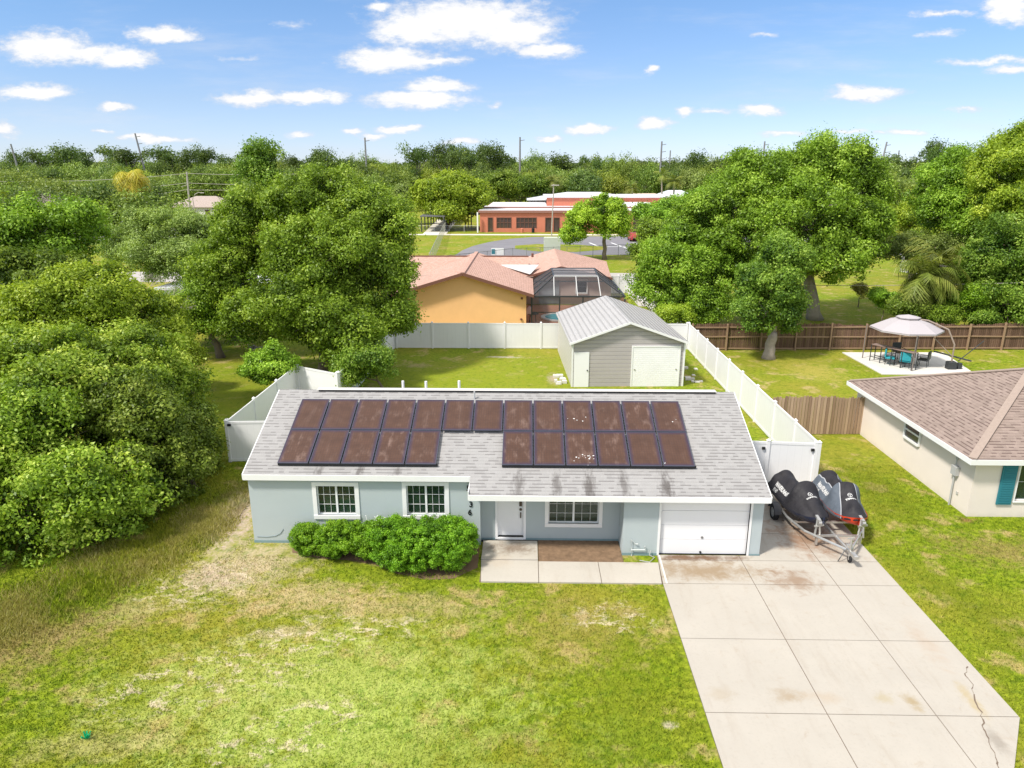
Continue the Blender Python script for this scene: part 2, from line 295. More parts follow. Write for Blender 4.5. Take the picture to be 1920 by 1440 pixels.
MPAV=simple('brick_paver',(.50,.25,.17),.9,.3,1.2); MBARK=simple('bark',(.19,.15,.12),.95,.35,6,bs=.8,fine=18); MBARKL=simple('pale_bark',(.36,.31,.27),.95,.35,5,bs=.8,fine=18)
MTWIG=simple('dead_twig',(.46,.39,.36),.9,.15,5); MCANV=simple('lavender_grey_canvas',(.42,.39,.41),.85,.05,1.2)
MPOLE=simple('grey_pole',(.24,.24,.25),.8,.2,2); MPOLEW=simple('weathered_pole',(.42,.39,.34),.8,.15,2)
MBRICK=simple('red_school_brick',(.58,.20,.13),.9,.12,.5)
MWROOF=simple('white_flat_roof',(.62,.60,.63),.85,.13,.25)
# solar glass : dusty brown cells
def solar():
    m,t,b=newmat('dusty_solar_glass'); tcn=t.nodes.new('ShaderNodeTexCoord').outputs['Object']; oi=t.nodes.new('ShaderNodeObjectInfo').outputs['Random']
    s=t.nodes.new('ShaderNodeSeparateXYZ'); t.links.new(tcn,s.inputs[0])
    off=t.nodes.new('ShaderNodeCombineXYZ'); t.links.new(M_(t,'MULTIPLY',oi,50),off.inputs[0]); p=V_(t,'ADD',tcn,off.outputs[0])
    gx=sst(t,M_(t,'ABSOLUTE',M_(t,'SUBTRACT',M_(t,'FRACT',M_(t,'DIVIDE',s.outputs[0],0.082)),.5)),.38,.5)
    gy=sst(t,M_(t,'ABSOLUTE',M_(t,'SUBTRACT',M_(t,'FRACT',M_(t,'DIVIDE',s.outputs[1],0.082)),.5)),.38,.5)
    k=mixc(t,noise(t,p,2.2,5,.65),(.045,.020,.012),(.115,.057,.036))
    k=mixc(t,M_(t,'MULTIPLY',sst(t,noise(t,V_(t,'MULTIPLY',p,(2.5,1,1)),1.5,5,.65),.48,.78),M_(t,'ADD',.15,M_(t,'MULTIPLY',oi,.75))),k,(.26,.175,.145))
    k=mixc(t,M_(t,'MULTIPLY',M_(t,'MAXIMUM',gx,gy),.5),k,(.035,.022,.025))
    ex=M_(t,'MINIMUM',s.outputs[0],M_(t,'SUBTRACT',.98,s.outputs[0])); ey=M_(t,'MINIMUM',s.outputs[1],M_(t,'SUBTRACT',1.6,s.outputs[1]))
    e=sst(t,M_(t,'ADD',M_(t,'MINIMUM',ex,ey),M_(t,'MULTIPLY',M_(t,'SUBTRACT',noise(t,p,5,4,.7),.5),.08)),.16,.0)
    k=mixc(t,M_(t,'MULTIPLY',e,.8),k,(.035,.025,.06))
    t.links.new(k,b.inputs['Base Color']); t.links.new(M_(t,'ADD',.32,M_(t,'MULTIPLY',noise(t,p,3,4),.3)),b.inputs['Roughness']); spec(b,.35); return m
MSOL=solar(); MSFR=simple('panel_frame',(.085,.09,.125),.45,.3,3,metal=.3)
# lawn colour is a function of the spot of ground, shared by sheet and blades
def lawncol(t,p,rnd=None):
    big=noise(t,p,.16,4,.6); md=noise(t,p,.75,5,.65,dist=.3); fi=noise(t,p,5.5,4,.7)
    k=mixc(t,sst(t,fi,.3,.72),(.10,.155,.006),(.30,.37,.020))
    k=mixc(t,sst(t,big,.38,.66),k,mixc(t,fi,(.19,.18,.016),(.38,.36,.05)))
    k=mixc(t,M_(t,'MULTIPLY',sst(t,md,.53,.66),.8),k,mixc(t,fi,(.34,.24,.10),(.60,.46,.22)))
    k=mixc(t,M_(t,'MULTIPLY',sst(t,noise(t,p,1.7,4,.6),.62,.78),.8),k,(.10,.17,.014))
    fr=None
    # paler, drier front-left lawn and bare sandy spots
    for(x,y,rx,ry,s_,c,rt) in [(-5.,14.0,7.5,3.8,.75,(.50,.56,.15),.1),(-3.5,17.4,4.5,1.1,.6,(.54,.42,.22),0),(-8.5,19.5,3,2.6,.8,(.62,.50,.34),.7),(-11,17,2.2,1.2,.6,(.52,.42,.2),.7),(-3.6,12.2,5.5,2.6,.55,(.48,.58,.14),0),(-6.2,17.8,3.2,1.3,.7,(.60,.46,.26),0),(1.2,16.5,2.6,2.4,.5,(.40,.30,.10),0),(2.2,12.5,1.8,1.8,.3,(.20,.27,.03),0),
      (-10.2,22.8,1.3,3.8,1.0,(.60,.47,.38),.15),(-9.4,18.9,1.7,1.2,.9,(.56,.44,.33),0),(-8.8,24,.6,4,.6,(.58,.47,.38),0),(-6.3,16.2,1.4,.5,.8,(.52,.43,.24),.2),(1.6,17,.35,.6,.7,(.55,.40,.24),0),(2.9,17.2,.6,.4,.6,(.5,.36,.2),0),(-9.,12.2,2.5,.7,.5,(.50,.42,.2),.2),(3.2,13.0,.25,.15,1,(.7,.6,.5),0),(-13,15.5,3.5,2.2,.7,(.36,.25,.12),.4),
      (13.5,25.5,1.9,6,.6,(.17,.19,.012),0),(12.6,17.5,1.2,5,.6,(.18,.22,.012),.25),(2.6,14.5,1.3,3.4,.5,(.20,.25,.012),0),(-1.0,12,3.0,1.6,.35,(.22,.28,.02),0),(16,45,9,3,.35,(.22,.22,.02),0),(-3,41,13,8,.85,(.27,.33,.018),0),(-17,36,5,12,.8,(.24,.30,.018),0),(24,56,14,6,.7,(.34,.36,.04),0),(15.5,20.8,3,1.6,.55,(.38,.24,.12),0),(16,14,4,5,.5,(.42,.32,.09),.3),(15.6,23.0,.5,.3,.9,(.3,.17,.08),0),(18,43,3,4,.65,(.50,.42,.10),0),(13.3,44.5,.8,1.6,.5,(.55,.45,.15),0),(-7,44,1.5,.8,.7,(.5,.38,.2),0),(-1.5,46.3,1.8,.35,.9,(.66,.58,.48),0),(24,49.5,6,.6,.5,(.3,.2,.1),0),(1.6,41,.5,1.8,.9,(.5,.4,.3),0),(-6,23,3.5,.9,.0,(.3,.2,.1),0)]:
        if s_==0: continue
        mk=sst(t,M_(t,'ADD',blob(t,p,x,y,rx,ry,rt),M_(t,'MULTIPLY',M_(t,'SUBTRACT',noise(t,p,1.6 if rx>1.3 else 3.6,8,.8),.5),3.2)),.1,.9)
        k=mixc(t,M_(t,'MULTIPLY',mk,s_),k,mixc(t,fi,c,tuple(q*.72 for q in c)))
    k=mixc(t,M_(t,'MULTIPLY',sst(t,noise(t,p,3.3,5,.72,dist=.3),.50,.64),.75),k,mixc(t,1,k,(.52,.68,.42),'MULTIPLY'))
    for(x,y,rx,ry,rt) in [(-7.6,14.3,3.4,1.5,.35),(-5.2,12.6,2.4,1.1,.5),(-5.0,16.2,3.2,1.0,.1),(-9.6,18.4,2.2,1.6,.5),(2.4,17.0,1.6,1.0,0)]:   # broken sandy scuffs
        g_=M_(t,'MULTIPLY',sst(t,blob(t,p,x,y,rx,ry,rt),0,.5),sst(t,noise(t,V_(t,'MULTIPLY',p,(1,1.5,1)),2.1,9,.78,dist=.6),.515,.60))
        k=mixc(t,M_(t,'MULTIPLY',g_,.85),k,(.64,.54,.40))
    sp=sst(t,noise(t,p,13,3,.7),.36,.62)
    k=mixc(t,sp,mixc(t,.30,k,(.09,.11,.01)),k)
    # beyond the yards the ground is simply grass green
    return k
def lawnmat(name,blades=False):
    m,t,b=newmat(name); p=pos(t); p2=V_(t,'MULTIPLY',p,(1,1,0)); k=lawncol(t,p2)
    if blades:
        a=t.nodes.new('ShaderNodeAttribute'); a.attribute_name='rnd'; k=mixc(t,a.outputs['Fac'],mixc(t,1,k,(.85,.95,.7),'MULTIPLY'),mixc(t,1,k,(1.35,1.35,1.15),'MULTIPLY'))
    t.links.new(k,b.inputs['Base Color']); b.inputs['Roughness'].default_value=.85; spec(b,.12)
    if not blades: bump(t,b,noise(t,p,26,4,.75),.7,.03)
    return m
MLAWN=lawnmat('lawn'); MBLADE=lawnmat('lawn_blades',True)
LF_OAK=leafmat('oak_leaves',(.024,.066,.006),(.235,.395,.030),(.58,.76,.12))
LF_OAK2=leafmat('oak_leaves_dark',(.022,.062,.007),(.175,.275,.028),(.48,.58,.11))
LF_VINE=leafmat('vine_leaves',(.022,.060,.006),(.26,.385,.030),(.78,.84,.18))
LF_BRI=leafmat('bright_leaves',(.05,.12,.006),(.32,.45,.032),(.68,.78,.11))
LF_OLV=leafmat('olive_leaves',(.07,.11,.025),(.25,.33,.075),(.46,.54,.16))
LF_HEDGE=leafmat('hedge_leaves',(.03,.09,.005),(.20,.38,.018),(.44,.64,.06))
LF_PALM=leafmat('palm_fronds',(.07,.10,.02),(.20,.25,.04),(.36,.36,.09)); LF_YEL=leafmat('yellow_fronds',(.26,.26,.02),(.55,.50,.05),(.75,.48,.12))
LF_PINE=leafmat('pine_needles',(.035,.07,.018),(.11,.175,.035),(.26,.33,.08)); LF_DEAD=leafmat('dry_grass',(.20,.17,.05),(.38,.37,.09),(.58,.50,.22))
# ------------------------------------------------------------ foliage
def fastmesh(name,V,nper,rnd,mat,parent=None):
    V=np.asarray(V,dtype=np.float32).reshape(-1,3); n=len(V); nf=n//nper
    me=bpy.data.meshes.new(name); me.vertices.add(n); me.vertices.foreach_set('co',V.ravel())
    me.loops.add(n); me.loops.foreach_set('vertex_index',np.arange(n,dtype=np.int32))
    me.polygons.add(nf); me.polygons.foreach_set('loop_start',np.arange(0,n,nper,dtype=np.int32)); me.polygons.foreach_set('loop_total',np.full(nf,nper,dtype=np.int32))
    a=me.attributes.new('rnd','FLOAT','POINT'); a.data.foreach_set('value',np.repeat(rnd.astype(np.float32),nper))
    me.update(calc_edges=True)
    me.materials.append(mat); o=bpy.data.objects.new(name,me); col.objects.link(o)
    if parent: o.parent=parent
    return o
def unit(a): return a/np.maximum(np.linalg.norm(a,axis=-1,keepdims=True),1e-6)
def leafquads(P,Nn,Ls,rng,asp=.55):
    n=len(P); t=unit(np.cross(Nn,rng.normal(size=(n,3)))); b=np.cross(Nn,t); l=(Ls*rng.uniform(.7,1.3,n))[:,None]
    bend=Nn*l*.12
    return np.stack([P-t*l*.5-bend,P+b*l*asp*.5,P+t*l*.5-bend,P-b*l*asp*.5],1).reshape(-1,3)
def crownpts(lobes,n,clump,rng,under=.35,inner=.12):
    lob=np.array(lobes,dtype=float); C_=lob[:,:3]; Rr=lob[:,3:6]
    ar=(Rr[:,0]*Rr[:,1]+Rr[:,0]*Rr[:,2]+Rr[:,1]*Rr[:,2]); pr=ar/ar.sum()
    nc=int(sum(ar)*4.2/(clump**2)*.42)+6
    li=rng.choice(len(lob),nc*2,p=pr); d=unit(rng.normal(size=(nc*2,3)))
    keep=(d[:,2]>-.25)|(rng.random(nc*2)<under); li=li[keep]; d=d[keep]
    cc=C_[li]+Rr[li]*d*(.62+.5*rng.random((len(d),1))**.8)
    q=np.min(np.linalg.norm((cc[:,None,:]-C_[None])/Rr[None],axis=2),axis=1); k=q>.56
    f1=2*math.pi/(clump*5.2); ph=rng.uniform(0,6.28,6); A_=unit(rng.normal(size=(6,3))); nz=sum(np.sin(cc@A_[i]*f1*(.7+.22*i)+ph[i]) for i in range(6))
    k&=(nz>-.32)|(rng.random(len(cc))<.1)
    cc=cc[k][:nc]; d=d[k][:nc]; nc=len(cc)
    cr=clump*np.clip(rng.lognormal(0,.42,nc),.4,2.3); crnd=rng.random(nc)
    ni=int(n*inner); ci=rng.choice(nc,n-ni,p=cr**2/np.sum(cr**2))
    o=unit(rng.normal(size=(n-ni,3))+d[ci]*.45); rad=cr[ci]*rng.uniform(.35,1.05,n-ni)**.6
    rad*=np.where(rng.random(n-ni)<.16,rng.uniform(1.1,1.6,n-ni),1); P=cc[ci]+o*rad[:,None]*np.array([1,1,.72])+rng.normal(size=o.shape)*.12*cr[ci][:,None]; Nn=unit(o+np.array([0,0,.38])+rng.normal(size=o.shape)*.55)
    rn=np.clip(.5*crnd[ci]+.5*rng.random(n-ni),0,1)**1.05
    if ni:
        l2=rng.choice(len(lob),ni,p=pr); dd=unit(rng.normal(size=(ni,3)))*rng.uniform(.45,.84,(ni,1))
        P=np.concatenate([P,C_[l2]+dd*Rr[l2]]); Nn=np.concatenate([Nn,unit(rng.normal(size=(ni,3)))]); rn=np.concatenate([rn,rng.random(ni)*.12])  # inner leaves get the darkest tone, shade painted into the crown's depth
    return P,Nn,rn,cc
def wobble(a,b,rng,k=4,amp=.08):
    a=np.array(a,float); b=np.array(b,float); L_=np.linalg.norm(b-a); return [tuple(a+(b-a)*i/k+(rng.normal(size=3)*amp*L_*(0<i<k))) for i in range(k+1)]
def tree(name,label,cat,base,lobes,n,leaf,clump,lm,bark,seed,tr=.25,fork=.45,lean=None,group=None,twigs=0,under=.35,asp=.55,inner=.2,ground_clip=True):
    rng=np.random.default_rng(seed); root=thing(name,label,cat,tuple(base),0,group); n=int(n*1.7); leaf*=.78; clump*=.72
    sub=0 if name=='hedge' else 6
    b=np.array(base,float); lb=np.array([(l[0]-b[0],l[1]-b[1],l[2]-b[2],*l[3:]) for l in lobes])
    if sub: lb[:,3:]*=.88
    ex=[]
    for l in lb:                       # smaller boughs pushing out of the crown
        for _ in range(sub):
            d=unit(rng.normal(size=3)); d[2]=abs(d[2])*.8 if rng.random()<.75 else d[2]; k=rng.uniform(.2,.42); q=l[:3]+d*l[3:]*rng.uniform(.85,1.08)
            ex.append((*q,*(l[3:]*k*rng.uniform(.8,1.3,3))))
    P,Nn,rn,cc=crownpts(np.vstack([lb,np.array(ex)]) if sub else lb,n,clump,rng,under,inner)
    if ground_clip: k=P[:,2]>.03; P,Nn,rn=P[k],Nn[k],rn[k]
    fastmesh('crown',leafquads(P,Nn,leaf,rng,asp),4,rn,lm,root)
    m=MB(); cen=lb[:,:3].mean(0); fk=np.array([cen[0]*.35,cen[1]*.35,cen[2]*fork]) if lean is None else np.array(lean,float)
    m.tube(wobble((0,0,-.1),fk,rng,5,.02),[tr*1.5,tr*1.1,tr,tr*.95,tr*.9,tr*.8],10)
    for l in lb:
        m.tube(wobble(fk,l[:3]*.8+fk*.2,rng,4,.06),[tr*.6,tr*.45,tr*.35,tr*.22,tr*.1],6)
    for c in cc[rng.choice(len(cc),min(len(cc),26+twigs),replace=False)]:
        j=np.argmin(np.linalg.norm(lb[:,:3]-c,axis=1)); m.tube(wobble(lb[j,:3]*.8+fk*.2,lb[j,:3]+(c-lb[j,:3])*rng.uniform(1.0,1.09),rng,4,.07),[tr*.2,tr*.14,tr*.1,tr*.06,tr*.03],4)
    m.build('trunk',bark,root,True)
    return root
def PL(*a):   # photo ellipse at distance Y -> crown lobe of real size
    out=[]
    for(px,py,Y,rx,ry) in a:
        c=GY(px,py,Y); k=c.y/F*1.0/ (ray(px,py).normalized().y) ; k=(c-Vector((0,0,CH))).dot(FW)/F
        out.append((c.x,c.y,c.z,rx*k,(rx+ry)*.5*k,ry*k))
    return out
# ============================================================ SETTING
m=MB(); m.sheet([(-2500,-60,0),(2500,-60,0),(2500,3500,0),(-2500,3500,0)]); struct(m.build('ground',MLAWN))
# driveway: slabs between joints
root=struct(empty('driveway')); 
def clip_poly(poly,x0,x1,y0,y1):
    def cl(p,ax,lim,keep):
        o=[]
        for i in range(len(p)):
            a,b=p[i-1],p[i]; ia,ib=keep(a[ax],lim),keep(b[ax],lim)
            if ia!=ib: t=(lim-a[ax])/(b[ax]-a[ax]); o.append((a[0]+(b[0]-a[0])*t,a[1]+(b[1]-a[1])*t))
            if ib: o.append(b)
        return o
    for ax,lim,kp in((0,x0,lambda v,l:v>=l),(0,x1,lambda v,l:v<=l),(1,y0,lambda v,l:v>=l),(1,y1,lambda v,l:v<=l)):
        poly=cl(poly,ax,lim,kp)
        if len(poly)<3: return []
    return poly
dr=[(3.9,-8),(8.0,-8),(8.2,9.9),(10.03,11.97),(11.04,13.35),(11.04,21.6),(10.95,25.6),(7.46,25.6),(7.46,20.33),(4.2,20.33)]
dr=[(4.0,-8),(8.4,-8),(8.6,10.2),(10.03,11.97),(11.04,13.35),(11.04,25.6),(7.47,25.6),(7.47,20.32),(4.22,20.32),(4.1,18.6)]
xs=[3.8,6.80,9.22,11.2]; ys=[-8,5.3,8.0,10.7,13.37,16.05,18.66,20.02,21.80,25.6]
dm=MB(); g=.011
for i in range(3):
    for j in range(len(ys)-1):
        if j==7 and False: continue
        q=clip_poly(dr,xs[i]+g,xs[i+1]-g,ys[j]+g,ys[j+1]-g)
        if q: dm.prism(q,-.05,.045)
dm.build('slabs',MCON,root); b=MB(); b.prism(dr,-.05,.028); b.build('joint_bed',MJOINT,root)
random.seed(4); pts=[]
for a,c in(((1815,1250),(1808,1262)),((1808,1262),(1822,1282)),((1822,1282),(1826,1305)),((1826,1305),(1838,1335)),((1838,1335),(1843,1360)),((1843,1360),(1852,1385)),((1852,1385),(1868,1420)),((1868,1420),(1878,1450))):
    for k in range(4): p=G(a[0]+(c[0]-a[0])*k/4,a[1]+(c[1]-a[1])*k/4,.049); pts.append(p+Vector((random.gauss(0,.02),random.gauss(0,.02),0)))
cm=MB()
for i in range(len(pts)-1):
    wd=random.uniform(.003,.018); d=(pts[i+1]-pts[i]).normalized(); n=Vector((-d.y,d.x,0))*wd; cm.sheet([pts[i]-n,pts[i+1]-n,pts[i+1]+n,pts[i]+n])
cm.build('crack',MJOINT,root)
wm=MB(); root=struct(empty('path'))
for q in([(-1.37,19.89),(.41,19.89),(.41,18.66),(-1.30,18.66)],[(.43,19.84),(2.28,19.84),(2.28,18.66),(.43,18.66)],[(2.30,19.84),(4.17,19.84),(4.06,18.66),(2.30,18.66)]): wm.prism(q[::-1],-.05,.045)
wm.prism([(-1.37,19.91),(.41,19.91),(.41,21.1),(-1.37,21.1)],-.05,.07); wm.build('slabs',MWALK,root)
b=MB(); b.prism([(-1.35,18.68),(4.16,18.68),(4.16,19.82),(.4,19.82),(.4,21.0),(-1.35,21.0)],-.05,.02); b.build('joint_bed',MJOINT,root)
b=MB(); b.prism([(4.185,18.67),(4.24,18.67),(4.30,20.30),(4.245,20.30)],-.02,.05); b.build('white_edge',MPAT,root)
m=MB(); m.prism([(.43,19.86),(3.1,19.86),(3.08,21.22),(.43,21.22)],-.05,.03); struct(m.build('mulch_bed',MMULCH))
m=MB(); m.sheet([G(x,y,.008) for x,y in((548,1036),(600,1047),(650,1050),(700,1058),(745,1076),(800,1087),(850,1085),(896,1064),(900,1010),(548,1010))]); struct(m.build('bare_soil_bed',MDIRT))
m=MB(); m.prism([(21.7,47.9),(21.75,42.3),(27.4,42.2),(28.6,48.0)],-.02,.06); struct(m.build('patio_slab',MPAT))
m=MB(); m.prism([(0,57.3),(8.6,57.3),(8.6,66.4),(0,66.4)],-.02,.03); struct(m.build('paver_deck',MPAV))
# school road, parking lot, paths
m=MB(); pl=[(-10.8,96),(-11,111),(-10.6,118),(-9.4,126),(-7,134),(-3.5,141),(1,145.5),(8,147.6),(60,148.5),(60,112.2),(17,112.2),(2,110.5),(-2,104),(-2,96)]
m.sheet([(x,y,.02) for x,y in pl][::-1]); struct(m.build('parking_lot',MASPH))
m=MB(); m.sheet([(x,y,.03) for x,y in[(8,116),(13,120),(14,125),(9,129),(2,130),(-2,127),(-2,121),(2,116.5)]]); struct(m.build('grass_island',MLAWN))
m=MB(); m.sheet([(-45,150,.03),(60,150,.03),(60,153,.03),(-45,153,.03)]); m.sheet([(-22,153,.034),(-17,153,.034),(-24,300,.034),(-31,300,.034)]); struct(m.build('concrete_walk',MPWALK))
m=MB(); m.sheet([(-60,81,.02),(21,81,.02),(21,90,.02),(-60,90,.02)]); m.sheet([(10.5,66,.016),(14,66,.016),(14,81,.016),(10.5,81,.016)]); struct(m.build('street',MROADL))
m=MB()
for x0 in(13,17,21,25): m.sheet([(x0,121,.026),(x0+.35,121,.026),(x0-1.3,133,.026),(x0-1.65,133,.026)])
m.sheet([(14,125,.026),(60,125,.026),(60,125.5,.026),(14,125.5,.026)]); struct(m.build('parking_lines',MW))
m=MB(); m.sheet([(10,98,.012),(60,98,.012),(60,110,.012),(16,110,.012)]); 
m=MB(); m.sheet([(-110,170,.02),(-84,170,.02),(-88,200,.02),(-112,200,.02)]); m.sheet([(-60,105,.02),(-46,105,.02),(-70,170,.02),(-84,170,.02)]); struct(m.build('side_road',MROADL))
# ============================================================ MAIN HOUSE
house=thing('house','low blue-grey stucco house with a light shingle roof covered in solar panels','house')
LX,RX=-8.93,7.45; FL,FG,FA=20.93,20.35,21.25; XM,XG=-1.45,3.1; BK=29.3
EZ,SLP,RY=2.20,.405,24.8
def rz(y): return EZ+SLP*(min(y,2*RY-y)-20.05)
def wall(mb,a,b,z0,z1,openings=(),th=.2):   # wall from a to b (x,y) seen from its right-hand side, with openings (s0,s1,z0,z1)
    a=Vector((*a,0)); b=Vector((*b,0)); d=b-a; Ln=d.length; q=Matrix.Translation(a)@Matrix.Rotation(math.atan2(d.y,d.x),4,'Z')
    xs_=sorted({0,Ln,*[o[0] for o in openings],*[o[1] for o in openings]})
    for x0,x1 in zip(xs_,xs_[1:]):
        ops=sorted([o for o in openings if o[0]<=x0+1e-6 and o[1]>=x1-1e-6],key=lambda o:o[2]); z=z0
        for o in ops:
            if o[2]>z: mb.box(x0,x1,0,th,z,o[2],q)
            z=o[3]
        if z<z1: mb.box(x0,x1,0,th,z,z1,q)
wb=MB()
wall(wb,(LX,FL),(XM,FL),0,2.42,[(2.19,3.44,1.03,2.06),(5.10,6.35,1.05,2.10)])
wb.box(XM-.2,XM,FL+.2,FA,0,2.42)
wall(wb,(XM,FA),(XG,FA),0,2.42,[(.55,1.40,.12,2.12),(2.22,3.87,.64,1.98)])
wb.box(XG,XG+.2,FG+.2,FA+.2,0,2.3)
wall(wb,(XG,FG),(RX,FG),0,2.22,[(1.17,3.94,.0,2.08)])
wb.box(RX-.2,RX,FG+.2,BK,0,2.28); wb.box(LX,LX+.2,FL+.2,BK,0,2.45); wb.box(LX,RX,BK,BK+.2,0,2.3)
for X in(LX,RX-.2):
    wb.add([(X,FL+.1,2.45),(X+.2,FL+.1,2.45),(X,BK,2.3),(X+.2,BK,2.3),(X,RY,rz(RY)-.16),(X+.2,RY,rz(RY)-.16)],[(0,2,4),(1,5,3),(0,4,5,1),(2,3,5,4)])
wb.build('wall',MBLUE,house)
for q in((LX-.006,XM,FL),(XG-.01,XG+1.17,FG),(XG+3.94,RX+.01,FG),(XM,-.98,FA),(.03,XG,FA)): b=MB(); b.box(q[0],q[1],q[2]-.012,q[2]-.002,-.05,.09); b.build('base_band',MBLUED,house)
b=MB(); b.box(LX+.3,RX-.3,23.6,23.7,0,2.3); b.box(LX+.2,RX-.2,FL+.2,BK,0,.02); b.build('interior_partition',MDARK,house)
def RP(x,y,dz=0): return (x,y,rz(y)+dz)
rf=MB(); xl,xr,xm=-9.02,7.53,-1.74
rf.slab([RP(xl,20.8),RP(xm,20.8),RP(xm,RY),RP(xl,RY)],.09); rf.slab([RP(xm,20.05),RP(xr,20.05),RP(xr,RY),RP(xm,RY)],.09)
rf.slab([RP(xl,RY),RP(xr,RY),RP(xr,29.6),RP(xl,29.6)],.09)
roof=rf.build('roof',MROOF,house)
b=MB(); b.bev(-7.62,6.9,RY-.09,RY+.13,rz(RY)-.02,rz(RY)+.055,.03); b.build('ridge_vent',simple('pale_vent',(.60,.58,.56),.7,.05),roof)
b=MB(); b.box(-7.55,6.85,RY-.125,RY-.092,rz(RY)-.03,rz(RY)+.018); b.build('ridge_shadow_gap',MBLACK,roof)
for px,hh in((756,.22),(799,.2),(861,.25)):
    b=MB(); x=GY(px,730,RY+.8).x; b.tube([(x,RY+.8,rz(RY)-.4),(x,RY+.8,rz(RY)+hh*.55)],.05,8); b.build('vent_pipe',MW,roof)
b=MB(); x=(861-955)/54*1.0-.1; b.tube([(x,RY-.45,rz(RY-.45)-.05),(x,RY-.45,rz(RY-.45)+.28)],.03,8); b.build('vent_pipe',simple('grey_pipe',(.5,.5,.52)),roof)
f=MB(); t=.19
f.box(xl,xm,20.765,20.80,rz(20.8)-t-.01,rz(20.8)-.012); f.box(xm,xr,20.015,20.05,EZ-t,EZ-.012)
f.box(xm-.03,xm,20.05,20.765,EZ-t,EZ+.10)
for X in(xl-.03,xr): f.add([(X,20.05 if X>0 else 20.8,(EZ if X>0 else rz(20.8))-t),(X+.03,20.05 if X>0 else 20.8,(EZ if X>0 else rz(20.8))-t),(X,RY,rz(RY)-t),(X+.03,RY,rz(RY)-t),(X,20.05 if X>0 else 20.8,(EZ if X>0 else rz(20.8))-.005),(X+.03,20.05 if X>0 else 20.8,(EZ if X>0 else rz(20.8))-.005),(X,RY,rz(RY)-.005),(X+.03,RY,rz(RY)-.005),(X,29.6,EZ-t),(X+.03,29.6,EZ-t),(X,29.6,EZ-.005),(X+.03,29.6,EZ-.005)],[(0,1,3,2),(0,2,6,4),(1,5,7,3),(4,6,7,5),(0,4,5,1),(2,3,9,8),(2,8,10,6),(3,7,11,9),(6,10,11,7)])
f.box(xm,xr,20.05,21.2,EZ-.16,EZ-.14) ; f.box(xl,xm,20.80,20.92,rz(20.8)-.18,rz(20.8)-.16)
f.build('fascia',MW,house)
def window(x0,x1,z0,z1,Y,cols,rows,parent,fw=.10,curtain=None,depth=.2,split=True,mat=MW,label=None):
    o=MB(); 
    o.box(x0-fw,x1+fw,Y-.03,Y+.03,z1,z1+fw); o.box(x0-fw,x1+fw,Y-.05,Y+.03,z0-fw,z0); o.box(x0-fw,x0,Y-.03,Y+.03,z0,z1); o.box(x1,x1+fw,Y-.03,Y+.03,z0,z1)
    wn=o.build('window',mat,parent)
    if label: wn['label']=label
    s=MB(); a=.035; yy=Y+.07
    s.box(x0,x1,yy,yy+.05,z0,z0+a); s.box(x0,x1,yy,yy+.05,z1-a,z1); s.box(x0,x0+a,yy,yy+.05,z0+a,z1-a); s.box(x1-a,x1,yy,yy+.05,z0+a,z1-a)
    xm_=(x0+x1)/2
    if split: s.box(xm_-a*.9,xm_+a*.9,yy-.01,yy+.05,z0+a,z1-a)
    s.build('sash',mat,wn)
    mu=MB()
    for i in range(1,cols):
        if split and i*2==cols: continue
        x=x0+(x1-x0)*i/cols; mu.box(x-.0045,x+.0045,yy+.012,yy+.03,z0+a,z1-a)
    for j in range(1,rows): z=z0+(z1-z0)*j/rows; mu.box(x0+a,x1-a,yy+.01,yy+.028,z-.0045,z+.0045)
    if cols>1 or rows>1: mu.build('muntin',mat,wn)
    gp=MB(); gp.box(x0+a,x1-a,yy+.032,yy+.038,z0+a,z1-a); gp.build('pane',MGLASS,wn)
    if curtain:
        for(cx0,cx1,cz0,cz1,cm_) in curtain:
            c=MB(); n=max(4,int((cx1-cx0)/.03)); ps=[(cx0+(cx1-cx0)*k/n,yy+.16+.02*math.sin(k*1.7)) for k in range(n+1)]
            for p,q in zip(ps,ps[1:]): c.sheet([(p[0],p[1],cz0),(q[0],q[1],cz0),(q[0],q[1],cz1),(p[0],p[1],cz1)])
            c.build('curtain',cm_,wn)
    return wn
MYEL=simple('mustard_cushion',(.40,.32,.03),.8,.2,5)
window(-6.74,-5.49,1.03,2.06,FL,6,3,house,.13,[(-5.78,-5.5,1.05,2.06,MTEALC)],label='bedroom window with a teal curtain at its right edge')
w2=window(-3.83,-2.58,1.05,2.10,FL,6,3,house,.13)
b=MB(); b.bev(-3.15,-2.65,21.35,21.6,.9,1.32,.05); b.bev(-3.18,-2.62,21.45,21.7,.9,1.5,.05); b.build('cushion',MYEL,w2)
window(.77,2.42,.64,1.98,FA,6,4,house,.12,label='wide porch window under the eave')
